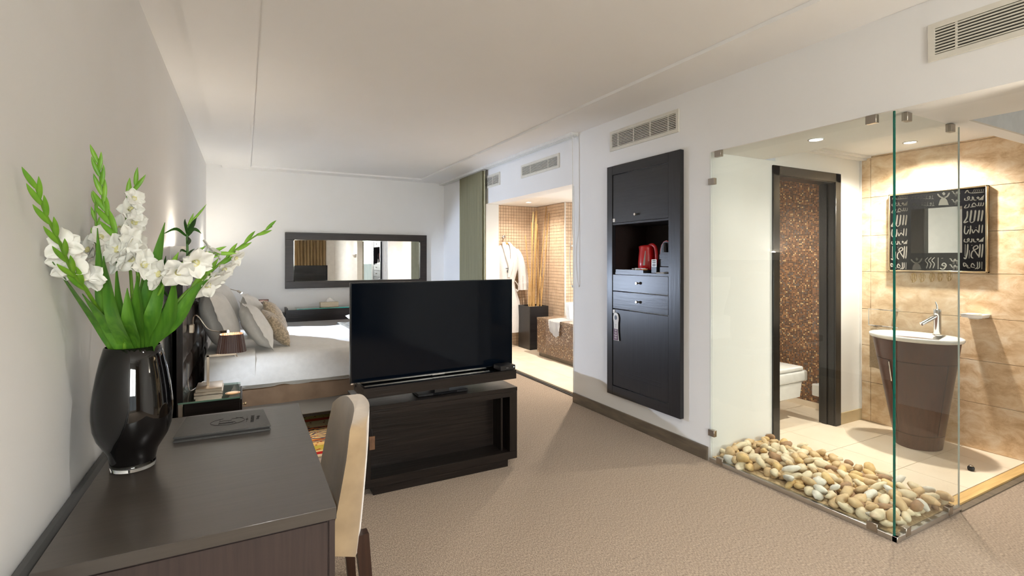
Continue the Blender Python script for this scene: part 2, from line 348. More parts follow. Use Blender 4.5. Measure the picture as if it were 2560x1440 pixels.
# separate toilet room seen through the doorway
def mosaic(name, scale, cols, rough=.2, jit=1.0):
    m = bpy.data.materials.new(name); m.use_nodes = True; nt = m.node_tree; b = nt.nodes['Principled BSDF']; b.inputs['Roughness'].default_value = rough
    tc = nt.nodes.new('ShaderNodeTexCoord'); sc = nt.nodes.new('ShaderNodeVectorMath'); sc.operation = 'SCALE'; sc.inputs['Scale'].default_value = scale
    fl = nt.nodes.new('ShaderNodeVectorMath'); fl.operation = 'FLOOR'; fr = nt.nodes.new('ShaderNodeVectorMath'); fr.operation = 'FRACTION'
    nt.links.new(tc.outputs['Object'], sc.inputs[0]); nt.links.new(sc.outputs[0], fl.inputs[0]); nt.links.new(sc.outputs[0], fr.inputs[0])
    wn = nt.nodes.new('ShaderNodeTexWhiteNoise'); wn.noise_dimensions = '3D'; nt.links.new(fl.outputs[0], wn.inputs['Vector'])
    rp = nt.nodes.new('ShaderNodeValToRGB'); rp.color_ramp.interpolation = 'CONSTANT'; e = rp.color_ramp.elements
    e[0].position = 0; e[0].color = (*cols[0][1], 1); e[1].position = cols[1][0]; e[1].color = (*cols[1][1], 1)
    for p, c in cols[2:]: k = e.new(p); k.color = (*c, 1)
    nt.links.new(wn.outputs['Value'], rp.inputs[0])
    # grout mask from the distance to the cell border along each axis
    sb = nt.nodes.new('ShaderNodeVectorMath'); sb.operation = 'SUBTRACT'; sb.inputs[1].default_value = (.5, .5, .5)
    ab = nt.nodes.new('ShaderNodeVectorMath'); ab.operation = 'ABSOLUTE'; sp = nt.nodes.new('ShaderNodeSeparateXYZ')
    nt.links.new(fr.outputs[0], sb.inputs[0]); nt.links.new(sb.outputs[0], ab.inputs[0]); nt.links.new(ab.outputs[0], sp.inputs[0])
    gn = nt.nodes.new('ShaderNodeNewGeometry'); na = nt.nodes.new('ShaderNodeVectorMath'); na.operation = 'ABSOLUTE'; ns = nt.nodes.new('ShaderNodeSeparateXYZ')
    nt.links.new(gn.outputs['Normal'], na.inputs[0]); nt.links.new(na.outputs[0], ns.inputs[0])
    prev = None
    for ax in range(3):
        lt = nt.nodes.new('ShaderNodeMath'); lt.operation = 'LESS_THAN'; lt.inputs[1].default_value = .5; nt.links.new(ns.outputs[ax], lt.inputs[0])
        gt = nt.nodes.new('ShaderNodeMath'); gt.operation = 'GREATER_THAN'; gt.inputs[1].default_value = .43; nt.links.new(sp.outputs[ax], gt.inputs[0])
        mu = nt.nodes.new('ShaderNodeMath'); mu.operation = 'MULTIPLY'; nt.links.new(lt.outputs[0], mu.inputs[0]); nt.links.new(gt.outputs[0], mu.inputs[1])
        if prev:
            mxm = nt.nodes.new('ShaderNodeMath'); mxm.operation = 'MAXIMUM'; nt.links.new(prev.outputs[0], mxm.inputs[0]); nt.links.new(mu.outputs[0], mxm.inputs[1]); prev = mxm
        else: prev = mu
    mx = nt.nodes.new('ShaderNodeMix'); mx.data_type = 'RGBA'; nt.links.new(prev.outputs[0], mx.inputs[0])
    nt.links.new(rp.outputs[0], mx.inputs[6]); mx.inputs[7].default_value = (*srgb(150, 128, 104), 1); nt.links.new(mx.outputs[2], b.inputs['Base Color'])
    bp = nt.nodes.new('ShaderNodeBump'); bp.inputs['Strength'].default_value = .5; bp.inputs['Distance'].default_value = .002; bp.invert = True
    nt.links.new(prev.outputs[0], bp.inputs['Height']); nt.links.new(bp.outputs[0], b.inputs['Normal'])
    return m
cols = [(0, srgb(74, 44, 28)), (.3, srgb(104, 62, 36)), (.55, srgb(132, 84, 50)), (.74, srgb(160, 112, 72)), (.86, srgb(88, 76, 76)), (.95, srgb(206, 170, 120))]
m_mosaic = mosaic('brown_glass_mosaic', 1/.0145, cols)
m_mosaic2 = mosaic('bronze_tub_mosaic', 1/.0145, [(0, srgb(84, 58, 42)), (.3, srgb(112, 84, 64)), (.55, srgb(96, 84, 78)), (.78, srgb(138, 112, 90)), (.92, srgb(190, 168, 140))])
st('wall_mosaic', [(XT-.035, XT, YW+.12, 3.45, .0, 2.4)], m_mosaic)
st('wall_toilet', [(3.5, XT, 3.40, 3.5, 0, 2.4), (3.45, 3.56, YW+.12, 3.40, 0, 2.4)], m_wall)
st('ceiling_toilet', [(3.45, XT, YW+.12, 3.45, 2.3, 2.4)], m_ceil)
st('baseboard_toilet', [(XT-.048, XT-.035, YW+.12, 3.4, ZB, .07)], m_floortile)
# door frame of the toilet room
m_dframe = wood('ebony_door_frame', (.018, .016, .014), (.008, .007, .006), 2, .32)
df = st('door_1', [(3.555, 3.58, YW-.004, YW+.12, ZB, 2.06), (4.30, 4.33, YW-.004, YW+.12, ZB, 2.06), (3.555, 4.33, YW-.004, YW+.12, 2.03, 2.06)], m_dframe)
for a in ((3.502, 3.578, ZB, 2.108), (4.302, 4.378, ZB, 2.108), (3.502, 4.378, 2.035, 2.108)):
    box('casing', a[0], a[1], YW-.018, YW-.003, a[2], a[3], m_dframe, df, .003)
box('door_stop', 4.288, 4.302, YW+.05, YW+.09, ZB, 2.04, m_dframe, df)
# ------------------------------------------------------------------ glass corner
t = thing('glass_screen', 'long frameless glass panel beside the gravel bed, facing the carpet', 'glass panel', (XR, 1.88, 0))
g = bx(NB(), XR-.005, XR+.005, 1.322, YW+.005, .028, 2.138)
def glasspanel(t, x0, x1, y0, y1, z0, z1, edges):
    o = box('pane', x0, x1, y0, y1, z0, z1, m_glass, t)
    for e in edges: box('polished_edge', *e, m_glassedge, t)
glasspanel(t, XR-.005, XR+.005, 1.328, YW+.005, .028, 2.136, [])
box('polished_edge', XR-.005, XR+.005, 1.3205, 1.328, .028, 2.136, m_glassedge, t)
box('channel', XR-.012, XR+.012, 1.305, YW+.005, 0, .028, m_alu, t, .002)
def clip(t, x, y, z, ax, vertical=False):
    h = .022; w_ = .026
    if ax == 'x': box('clip', x-.014, x+.014, y-w_, y+w_, z-h, z+h, m_steel, t, .002)
    else: box('clip', x-w_*.9, x+w_*.9, y-.014, y+.014, z-h, z+h, m_steel, t, .002)
for y, z in ((2.374, 2.118), (1.425, 2.118), (2.36, .03), (1.42, .03)): clip(t, XR, y, z, 'x')
for z in (1.936, .201): clip(t, XR, YW-.012, z, 'x')
t = thing('glass_screen', 'short frameless glass return with small gold monograms, in front of the washbasin', 'glass panel', (3.18, 1.318, 0))
glasspanel(t, XR+.006, 3.515, 1.313, 1.323, .028, 2.136, [])
box('polished_edge', 3.515, 3.517, 1.314, 1.322, .028, 2.136, M('glass_edge_pale', (.72, .80, .76), .2), t)
box('channel', XR-.012, 3.52, 1.306, 1.33, 0, .028, m_alu, t, .002)
for x, z in ((2.956, 2.118), (3.418, 2.118), (2.945, .03), (3.39, .03)): clip(t, x, 1.318, z, 'y')
m_gold = M('gold_print', srgb(150, 124, 70), .45)
for x in (3.011, 3.096, 3.201, 3.288, 3.391):
    bm = NB(); r = .020
    arc = lambda a0, a1, rx, rz, cx=0, cz=0, n=14: [(cx+rx*math.cos(R(a0+(a1-a0)*i/n)), cz+rz*math.sin(R(a0+(a1-a0)*i/n))) for i in range(n+1)]
    def stroke(pts, wdt): tube(bm, [Vector((x+a, 1.3115, 1.308+b)) for a, b in pts], wdt, 6)
    stroke(arc(65, 240, r*1.45, r*1.12), .0009); stroke(arc(-75, 40, r*1.45, r*1.12), .0009)
    stroke([(-.012, -.026), (-.012, .016)], .0014); stroke([(.009, -.002), (.009, .016)], .0014)
    stroke([(-.018, .016), (-.006, .016)], .0012); stroke([(.003, .016), (.015, .016)], .0012); stroke([(-.018, -.026), (-.006, -.026)], .0012)
    stroke([(-.012, -.003), (.004, -.001), (.013, -.009), (.011, -.020), (.0, -.026)], .0011)
    obj('monogram', bm, m_gold, t)
# hinged glass door, seen edge-on at the right border
t = thing('glass_door', 'frameless glass door leaf standing open at the right end of the threshold', 'glass door', (4.36, 1.27, 0))
glasspanel(t, 4.352, 4.362, .42, 1.285, .012, 2.135, [])
box('polished_edge', 4.352, 4.362, 1.285, 1.291, .012, 2.135, m_glassedge, t)
for z in (1.86, .22):
    h = box('hinge', 4.344, 4.372, 1.235, 1.296, z-.045, z+.045, m_steel, t, .003)
    for dz in (-.022, .022): obj('screw', lathe(NB(), [(.004, -.001), (.004, .001)], (0, 0, 0), 10), m_chrome, h, raw=True).matrix_local = Matrix.Translation((4.3435-4.36, 1.265-1.27, z+dz))@Matrix.Rotation(R(90), 4, 'Y')

# ------------------------------------------------------------------ air grilles
def vent(y0, y1, z0, z1, label, slats=9, bars=1):
    t = thing('air_grille', label, 'air vent', (XR, (y0+y1)/2, z0), group='wall air grilles')
    X0 = XR-.012; f = .026
    bm = NB()
    for b in ((y0, y1, z0, z0+f), (y0, y1, z1-f, z1), (y0, y0+f, z0+f, z1-f), (y1-f, y1, z0+f, z1-f)): bx(bm, X0, XR-.001, *b)
    obj('frame', bm, m_vent, t)
    box('duct', XR-.004, XR-.002, y0+f, y1-f, z0+f, z1-f, m_dark, t)
    H = z1-z0-2*f
    for k in range(slats):
        z = z0+f+H*(k+.5)/slats
        bm = bx(NB(), X0+.001, XR-.003, y0+f-.003, y1-f+.003, z-H/slats*.22, z+H/slats*.22)
        bmesh.ops.rotate(bm, verts=bm.verts, cent=(XR-.007, 0, z), matrix=Matrix.Rotation(R(8), 3, 'Y'))
        obj('slat', bm, m_vent, t)
    for k in range(bars):
        y = y0+f+(y1-y0-2*f)*(k+.5)/bars if bars < 3 else y0+f+.08+(y1-y0-2*f-.16)*k/(bars-1)
        box('divider', X0+.002, XR-.002, y-.004, y+.004, z0+f, z1-f, m_vent, t)
    return t
vent(2.725, 3.521, 2.346, 2.518, 'wide cream air grille in the wall above the black cupboard', 9, 4)
vent(.25, 1.18, 2.325, 2.50, 'largest cream air grille, high in the top right corner above the glass', 9, 3)
vent(4.34, 5.14, 2.34, 2.49, 'cream air grille over the bathtub alcove opening', 8, 2)
vent(5.70, 6.50, 2.34, 2.505, 'cream air grille half hidden by the olive panel curtain', 8, 2)

# ------------------------------------------------------------------ downlights
m_lamp = M('lit_diffuser', (1, 1, 1), .4, emit=(1, .93, .82), estr=14)
def downlight(x, y, z, label, power, ang=120, blend=.9, col=(1, .92, .81)):
    t = thing('downlight', label, 'ceiling lamp', (x, y, z), group='recessed bathroom downlights')
    obj('trim_ring', lathe(NB(), [(.046, 0), (.046, -.004), (.038, -.005), (.036, 0)], (x, y, z), 28, cap=False), m_white, t, 40)
    obj('diffuser', lathe(NB(), [(.0365, -.0012), (.001, -.0016)], (x, y, z), 28), m_lamp, t)
    s_ = spot('downlight_beam', (x, y, z-.02), (x, y, 0), power, col, ang, blend, .035)
downlight(3.121, 1.876, 2.142, 'lit round downlight above the gravel bed', 9, 150, 1)
downlight(4.392, 1.938, 2.275, 'lit round downlight above the washbasin by the stone wall', 130, 150, 1)
downlight(4.05, 2.95, 2.30, 'round downlight in the toilet room ceiling', 55)
downlight(3.75, 6.55, 2.254, 'round downlight above the robe and bamboo in the alcove', 46, 150, 1)
downlight(3.75, 5.05, 2.254, 'round downlight over the tiled bathtub', 200, 168, 1)
for x, y, l in ((.95, 1.05, 'added unseen fill downlight over the desk end of the room'), (2.05, 1.05, 'added unseen fill downlight near the glass corner'), (.95, -.9, 'added unseen fill downlight behind the viewer, desk side'), (2.05, -.9, 'added unseen fill downlight behind the viewer, hall side')):
    downlight(x, y, ZC+.022, l, 52, 112, .7, (1, .97, .93))  # out-of-view fill lamps, added to brighten the carpet and mid-room
# ------------------------------------------------------------------ writing desk
t = thing('writing_desk', 'brown veneered writing desk against the left wall, carrying the black vase', 'desk', (-.09, 1.93, 0))
dx0, dx1, dy0, dy1 = -.395, .212, 1.385, 2.47
box('desk_top', dx0, dx1, dy0, dy1, .718, .75, m_desk, t, .0015)
box('end_panel', dx0+.005, dx1-.018, dy0+.012, dy0+.03, 0, .716, m_deskf, t)
box('corner_post', dx1-.018, dx1-.003, dy0+.006, dy0+.05, 0, .716, m_deskf, t, .001)
box('corner_post', dx1-.03, dx1-.003, dy1-.05, dy1-.006, 0, .716, m_deskf, t, .001)
box('end_panel', dx0+.005, dx1-.03, dy1-.03, dy1-.012, 0, .716, m_deskf, t)
box('modesty_panel', dx0+.005, dx0+.02, dy0+.03, dy1-.03, .2, .716, m_deskf, t)
for z0, z1 in ((.565, .712), (.40, .56)):
    d = box('drawer', dx0+.02, dx1-.021, dy0+.008, dy0+.013, z0, z1, m_deskf, t, .001)
box('apron', dx1-.03, dx1-.012, dy0+.05, dy1-.05, .655, .716, m_deskf, t)
rail = bx(NB(), XL+.002, dx0-.004, YR+3.0, dy1, .60, .725, .028, 4)
obj('wall_rail', rail, M('charcoal_rail', (.05, .05, .05), .5), t, 40)

# upholstered dining chair pushed under the desk, facing it
t = thing('desk_chair', 'beige velvet chair with dark wooden legs pushed under the desk', 'chair', (.12, 2.07, 0))
bm = NB(); rings = []
# backrest: cross-sections in plan, swept upward; wraps forward slightly at both sides
NY = 15
def back_pt(s, face, h):
    # s -1..1 across, face 0 inner / 1 outer, h 0..1 height
    y = 2.065+.225*s*(1-.12*max(0, h-.75)/.25*abs(s)) ; bend = .045*(abs(s)**2.2)
    th = .105-.045*h
    xb = .418-.028*(1-h)**1.5+.012*h
    x = xb-bend-(0 if face else th*(1-.10*abs(s)))
    return x, y
H0, H1 = .325, .842
for i in range(13):
    h = i/12; top = H1-.0
    ring = []
    for k in range(NY): 
        s = -1+2*k/(NY-1); x, y = back_pt(s, 0, h); ring.append((x, y, s))
    for k in range(NY):
        s = 1-2*k/(NY-1); x, y = back_pt(s, 1, h); ring.append((x, y, s))
    rings.append([Vector((x, y, H0+(top-H0)*h-(.055*abs(s)**3*h**3)-(.05*(1-h)**3)*((x-.375)/.05*.3-.2))) for x, y, s in ring])
loft(bm, rings)
bmesh.ops.bevel(bm, geom=[e for e in bm.edges if e.calc_face_angle(0) > R(50)], offset=.034, segments=5, affect='EDGES', profile=.6)
b = obj('backrest', bm, m_velvet, t, 75)
bm = NB(); bx(bm, -.10, .365, 1.86, 2.275, .345, .465, .035, 4); obj('seat', bm, m_velvet, t, 50)
for x, y, dx, dy in ((.375, 1.89, .035, -.02), (.375, 2.24, .035, .02), (-.09, 1.89, -.02, -.015), (-.09, 2.25, -.02, .015)):
    bm = NB(); loft(bm, [[Vector((x+dx*k+a*(.024-.008*k), y+dy*k+bb*(.022-.007*k), .40*(1-k))) for a, bb in ((-1, -1), (1, -1), (1, 1), (-1, 1))] for k in (0, 1)])
    obj('leg', bm, m_leg, t)

# leather folder on the desk
t = thing('leather_folder', 'grey-black leather hotel folder with embossed logo on the desk', 'folder', (-.07, 2.25, .75))
m_folder = M('folder_leather', (.040, .037, .032), .42, col2=(.030, .028, .025), scale=(120, 120, 120), bump=.05)
q = [at(433, 1093, 2.13), at(461, 1042, 2.40), at(640, 1027, 2.36), at(678, 1062, 2.13)]
q = [Vector((-.226, 2.135, 0)), Vector((-.222, 2.395, 0)), Vector((.040, 2.35, 0)), Vector((.088, 2.125, 0))]
q = [Vector((-.226, 2.130, 0)), Vector((-.208, 2.385, 0)), Vector((.068, 2.362, 0)), Vector((.086, 2.120, 0))]
def slab(bm, quad, z0, z1): loft(bm, [[Vector((p.x, p.y, z0)) for p in quad], [Vector((p.x, p.y, z1)) for p in quad]]); return bm
bm = slab(NB(), q, .7505, .757); bmesh.ops.bevel(bm, geom=list(bm.edges), offset=.0015, segments=2, affect='EDGES'); obj('back_cover', bm, m_folder, t, 40)
cq = [p+(Vector((-.07, 2.25, 0))-p)*.03 for p in q]
obj('pages', slab(NB(), cq, .757, .764), M('folder_lining', (.02, .018, .017), .8), t)
bm = slab(NB(), q, .764, .770); bmesh.ops.bevel(bm, geom=list(bm.edges), offset=.0015, segments=2, affect='EDGES'); fc = obj('front_cover', bm, m_folder, t, 40)
m_emb = M('embossed_black', (.008, .008, .007), .6)
# the folder reads with its top towards +x
ctr = Vector((-.060, 2.245, .7704)); ux = Vector((.04, 1, 0)).normalized(); uy = Vector((1, -.04, 0)).normalized()   # text right / text up reversed for the seen orientation
def FP(a, b): return ctr+ux*a+uy*b
bm = NB()
el = [FP(.043*math.cos(2*math.pi*k/40), .058*math.sin(2*math.pi*k/40)) for k in range(3, 39)]
tube(bm, el, .0009, 5)
for seg in ([(-.022, -.03), (-.022, .02)], [(.022, -.03), (.022, -.03)], [(-.03, -.028), (.03, -.028)], [(-.014, -.028), (-.014, .026)], [(.012, -.028), (.012, .012)], [(-.014, .004), (.012, .004)], [(.012, .012), (.03, .012), (.034, .052)], [(-.014, .026), (-.034, .03)]):
    if (Vector(seg[0])-Vector(seg[-1])).length > .001: tube(bm, [FP(a, b) for a, b in seg], .0008, 5)
tube(bm, [FP(-.035, .066), FP(.035, .066)], .0007, 5); tube(bm, [FP(-.006, .066), FP(0, .070), FP(.006, .066), FP(0, .062), FP(-.006, .066)], .0007, 5)
obj('logo', bm, m_emb, fc)
def text(name, s, size, mat, parent, mtx, depth=.0004, align='CENTER', bold=0):
    c = bpy.data.curves.new(name, 'FONT'); c.body = s; c.size = size; c.extrude = depth; c.align_x = align; c.align_y = 'CENTER'; c.offset = bold; c.resolution_u = 3
    o = bpy.data.objects.new(name, c); C.objects.link(o)
    dg = bpy.context.evaluated_depsgraph_get(); me = bpy.data.meshes.new_from_object(o.evaluated_get(dg)); bpy.data.objects.remove(o)
    me.materials.clear(); me.materials.append(mat); me.transform(mtx)
    if parent: me.transform(Matrix.Translation(-OFF[parent.name]))
    n = bpy.data.objects.new(name, me); C.objects.link(n)
    if parent: n.parent = parent; OFF[n.name] = OFF[parent.name]
    return n
mt = Matrix(((ux.x, -uy.x, 0, 0), (ux.y, -uy.y, 0, 0), (0, 0, 1, 0), (0, 0, 0, 1)))
mt[0][3], mt[1][3], mt[2][3] = FP(0, .086)
text('lettering', 'HASDRUBAL', .0165, m_emb, fc, mt, bold=.0003)
mt2 = mt.copy(); mt2[0][3], mt2[1][3], mt2[2][3] = FP(.008, .104)
text('lettering', 'Prestige', .014, m_emb, fc, mt2, bold=.0003)

# ------------------------------------------------------------------ vase
VC = Vector((-.310, 1.949, .75))
t = thing('flower_vase', 'tall glossy black glass vase with clear base holding gladioli', 'vase', VC)
m_vase = M('black_glass', (.0035, .003, .003), .03, coat=.15, spec=.5)
prof = [(.030, .012), (.056, .014), (.059, .022), (.061, .036), (.066, .055), (.078, .075), (.092, .100), (.101, .130), (.1045, .165), (.104, .205), (.099, .250), (.091, .300), (.082, .345), (.0735, .378), (.070, .380), (.071, .370), (.079, .340), (.088, .295)]
obj('body', lathe(NB(), prof, VC, 56, cap=False), m_vase, t, 60)
m_clear = M('clear_glass_base', (.95, .97, .96), .02, trans=1, ior=1.5)
obj('clear_base', lathe(NB(), [(.05, .0005), (.058, .0015), (.060, .008), (.059, .021), (.057, .0225), (.03, .0118)], VC, 48), m_clear, t, 50)
obj('water_fill', lathe(NB(), [(.005, .318), (.0828, .322)], VC, 40), M('dark_water', (.01, .012, .01), .1), t, 40)

# ------------------------------------------------------------------ gladioli
m_stem = M('gladiolus_stem', srgb(112, 156, 40), .45, col2=srgb(92, 138, 34), scale=(30, 30, 8))
m_bud = M('gladiolus_bud', srgb(128, 176, 48), .45, col2=srgb(92, 148, 36), scale=(18, 18, 18), contrast=(.3, .7))
m_blade = M('gladiolus_blade', srgb(96, 146, 44), .4, col2=srgb(66, 118, 34), scale=(60, 60, 4), contrast=(.3, .7))
m_dleaf = M('lily_leaf', srgb(52, 100, 34), .4, col2=srgb(40, 84, 28), scale=(20, 20, 20))
m_petal = M('white_petal', (.86, .85, .80), .55, col2=(.80, .79, .72), scale=(40, 40, 40), sheen=.2)
m_throat = M('cream_throat', srgb(232, 226, 170), .5)
def petal_mesh(L, W, ruff, seed):
    rr = random.Random(seed); bm = NB(); g = []
    nu, nv = 7, 9
    for i in range(nv):
        v = i/(nv-1); row = []
        wv = W*(.30+.9*math.sin(math.pi*min(1, v*.72+.12)))*(1 if v < .85 else max(.15, 1-(v-.85)/.15*.8))
        for j in range(nu):
            u = -1+2*j/(nu-1)
            z = L*(.75*v-.35*v*v)+.10*L*u*u*(1-v)+ruff*math.sin(u*5+seed)*v*v+ruff*.6*math.sin(v*9+u*3+seed)*v
            row.append(bm.verts.new((u*wv*.5, L*(.25*v+.75*v*v)*.9, z)))
        g.append(row)
    for a, b in zip(g, g[1:]):
        for j in range(nu-1): bm.faces.new((a[j], a[j+1], b[j+1], b[j]))
    me = bpy.data.meshes.new('petal'); bm.to_mesh(me); bm.free(); me.materials.append(m_petal); me.shade_smooth()
    return me
PET = [petal_mesh(.050, .038, .004, 1), petal_mesh(.046, .033, .005, 2), petal_mesh(.052, .040, .0035, 4)]
def throat_mesh():
    bm = lathe(NB(), [(.003, -.02), (.005, 0), (.009, .012), (.011, .016)], (0, 0, 0), 10, cap=False)
    tube(bm, [(0, 0, .0), (.001, .001, .03)], .0012, 5); tube(bm, [(0, 0, .0), (-.003, .002, .027)], .001, 5)
    me = bpy.data.meshes.new('flower'); bm.to_mesh(me); bm.free(); me.materials.append(m_throat); me.shade_smooth(); return me
THR = throat_mesh()
def floret(parent, pos, d, size=1.0, n=6):
    f = bpy.data.objects.new('flower', THR); C.objects.link(f); f.parent = parent; OFF[f.name] = OFF[parent.name]
    q = Vector(d).normalized().to_track_quat('Z', 'Y')
    f.matrix_local = Matrix.Translation(Vector(pos)-OFF[parent.name])@q.to_matrix().to_4x4()@Matrix.Scale(size, 4)
    a0 = random.random()*6
    for k in range(n):
        p = bpy.data.objects.new('petal', PET[(k+int(a0)) % 3]); C.objects.link(p); p.parent = f
        p.matrix_local = Matrix.Rotation(a0+2*math.pi*k/n+random.uniform(-.15, .15), 4, 'Z')@Matrix.Rotation(R(-8 if k % 2 else 6)+random.uniform(-.12, .12), 4, 'X')@Matrix.Translation((0, .004, .004*(k % 2)))
def bract(parent, pos, d, side, L, W, mat=None):
    "pointed, folded green bud sheath"
    d = Vector(d).normalized(); side = Vector(side).normalized(); nrm = d.cross(side).normalized()
    bm = NB(); rings = []
    for i in range(9):
        v = i/8; wv = W*1.12*((v+.10)**.42)*max(.03, 1-v**1.6)**.9; th = wv*.5
        c = Vector(pos)+d*L*v+side*(.25*L*math.sin(v*1.5)*.35)
        rings.append([c+side*math.cos(a)*wv*.5+nrm*math.sin(a)*th*.5 for a in [2*math.pi*k/8 for k in range(8)]])
    loft(bm, rings); return obj('bud', bm, mat or m_bud, parent, 50)
def blade(parent, pts, W, twist=0, mat=None, name='leaf', facing=None):
    pts = smoothline(pts, 5); fr = frames(pts); bm = NB(); n = len(pts); L = []
    view = Vector((0, -1, 0)) if facing is None else Vector(facing)
    for i, (p, tt, nn, b) in enumerate(fr):
        v = i/(n-1); wv = W*(.62+.6*math.sin(min(1, v*1.5)*math.pi*.62))*max(.02, (1-v**3.2))
        sd = tt.cross(view).normalized(); up = sd.cross(tt)
        ca, sa = math.cos(twist*v+.35), math.sin(twist*v+.35); s2 = sd*ca+up*sa; u2 = up*ca-sd*sa
        L.append([p-s2*wv*.5+u2*wv*.10, p-s2*wv*.25+u2*wv*.02, p-u2*wv*.05, p+s2*wv*.25+u2*wv*.02, p+s2*wv*.5+u2*wv*.10,
                  p+s2*wv*.25+u2*(wv*.02-.0014), p-u2*(wv*.05+.0022), p-s2*wv*.25+u2*(wv*.02-.0014)])
    loft(bm, L); return obj(name, bm, mat or m_blade, parent, 60)
def inmouth(p):
    "keeps stems and blades inside the vase neck until they have cleared the rim"
    lim = .050 if p.z < VC.z+.40 else (.050+(p.z-VC.z-.40)*1.6 if p.z < VC.z+.46 else 9)
    d = Vector((p.x-VC.x, p.y-VC.y, 0))
    if d.length > lim: d = d.normalized()*lim
    return Vector((VC.x+d.x, VC.y+d.y, p.z))
def stalk(label, px, ys, buds, blades, flowers, rad=.0065, tipbuds=True, bl=.074, bw=.026):
    pts = [VC+Vector((random.uniform(-.02, .02), random.uniform(-.02, .02), .16))]+[inmouth(at(u, v, y)) for (u, v), y in zip(px, ys)]
    t = thing('gladiolus_stem', label, 'flower stem', pts[0], group='gladiolus stems in the black vase')
    c = smoothline(pts, 8); n = len(c)
    obj('stem', tube(NB(), c, [rad*(1-.65*i/(n-1)) for i in range(n)], 8), m_stem, t, 50)
    b0, b1, nb = buds
    for k in range(nb):
        f = b0+(b1-b0)*k/max(1, nb-1); i = min(n-2, int(f*(n-1))); tan = (c[i+1]-c[max(0, i-1)]).normalized()
        sd = tan.cross(Vector((0, -1, 0))).normalized()*(1 if k % 2 else -1)+Vector((0, -.35, 0))
        sc = 1.05-.35*k/nb
        bract(t, c[i], tan+sd*.13, sd, bl*sc, bw*sc)
    for f, (sx, sy, sz), sz2 in flowers:
        i = min(n-2, int(f*(n-1))); floret(t, c[i]+Vector((sx, sy, sz))*.018, (sx, sy, sz), sz2)
    for bp, by, W, tw in blades:
        blade(t, [VC+Vector((random.uniform(-.03, .03), random.uniform(-.03, .03), .25))]+[inmouth(at(u, v, y)) for (u, v), y in zip(bp, by)], W, tw)
    return t
stalk('gladiolus spike leaning far left, closed green buds against the wall', [(285, 850), (222, 735), (182, 680), (150, 610), (112, 530), (88, 462)], [1.93, 1.80, 1.72, 1.63, 1.56, 1.52], (.36, .98, 13),
      [([(292, 860), (252, 790), (205, 735)], [1.9, 1.84, 1.78], .034, .3), ([(283, 868), (245, 810), (190, 735), (130, 655)], [1.95, 1.92, 1.82, 1.70], .030, .6)],
      [(.50, (-.3, .8, .3), .9), (.58, (-.2, .9, .2), .95), (.66, (-.1, .9, .2), .85), (.42, (.5, .8, .3), .9)])
stalk('tallest gladiolus spike, bud tip bending left at the top of the bunch', [(312, 850), (345, 700), (325, 640), (285, 575), (262, 520), (252, 455), (244, 400)], [1.9, 1.86, 1.86, 1.88, 1.9, 1.9, 1.9], (.52, .99, 11),
      [([(310, 865), (262, 770), (243, 570)], [1.9, 1.86, 1.84], .052, .2), ([(300, 868), (285, 790), (268, 700), (258, 640)], [1.86, 1.82, 1.82, 1.83], .044, .5), ([(330, 868), (322, 800), (318, 720)], [1.84, 1.82, 1.82], .046, .1), ([(335, 865), (302, 770), (290, 655)], [1.88, 1.84, 1.84], .036, .5)],
      [(.40, (-.75, -.55, .25), 1.0), (.46, (-.65, -.6, .3), 1.05), (.52, (.7, -.5, .0), .9), (.36, (.7, -.5, .1), .95), (.44, (.2, -.8, -.3), .85)])
stalk('long gladiolus arching right towards the mirror', [(375, 850), (455, 742), (505, 700), (560, 650), (620, 602), (680, 566)], [1.95, 1.97, 2.0, 2.05, 2.10, 2.14], (.42, .97, 9),
      [([(395, 862), (450, 770), (528, 690)], [1.92, 1.93, 1.95], .042, .4), ([(385, 862), (425, 790), (437, 690)], [1.9, 1.88, 1.88], .060, .3), ([(398, 862), (440, 800), (482, 735), (510, 700)], [1.9, 1.9, 1.92, 1.93], .046, .3)],
      [(.50, (.55, -.6, -.55), 1.0), (.57, (.6, -.55, -.55), .95), (.64, (.65, -.5, -.55), .85), (.71, (.7, -.5, -.4), .7)])
stalk('short gladiolus bending right with two open white blooms', [(350, 850), (398, 735), (420, 690), (460, 655), (505, 640), (545, 632)], [1.88, 1.84, 1.83, 1.82, 1.82, 1.82], (.50, .98, 6),
      [([(365, 866), (375, 740), (395, 640), (412, 556)], [1.88, 1.86, 1.88, 1.9], .046, .2), ([(352, 866), (345, 770), (343, 690)], [1.86, 1.84, 1.83], .046, .4), ([(372, 866), (382, 790), (400, 720), (408, 660)], [1.85, 1.83, 1.84, 1.85], .044, .2)],
      [(.62, (.2, -.8, -.5), 1.05), (.74, (.45, -.75, -.35), 1.05), (.50, (-.6, -.6, .2), .95), (.84, (.7, .1, .6), .8)])
stalk('gladiolus with a column of open white blooms at the back', [(335, 840), (328, 700), (318, 600), (318, 520), (342, 455)], [2.02, 2.06, 2.1, 2.12, 2.12], (.86, 1.0, 3),
      [([(340, 866), (350, 760), (365, 660)], [2.0, 2.02, 2.04], .030, .2)],
      [(.58, (.8, -.5, .2), .95), (.66, (-.5, -.8, .2), .95), (.72, (.8, -.5, .1), .95), (.79, (.5, -.8, .2), .9), (.86, (.6, -.6, .3), .75), (.60, (-.7, -.5, -.1), .85)])
stalk('white gladiolus half hidden behind the bunch, left of the tall spike', [(300, 840), (262, 730), (245, 650), (240, 570), (238, 500)], [2.0, 2.02, 2.03, 2.04, 2.04], (.72, 1.0, 5),
      [([(305, 866), (275, 780), (262, 690)], [1.98, 1.98, 1.98], .030, .3)],
      [(.52, (-.4, -.8, .2), .95), (.60, (.6, -.7, 0), .9), (.66, (-.6, -.6, .2), .9), (.74, (.5, -.7, .3), .8)], bl=.05, bw=.018)
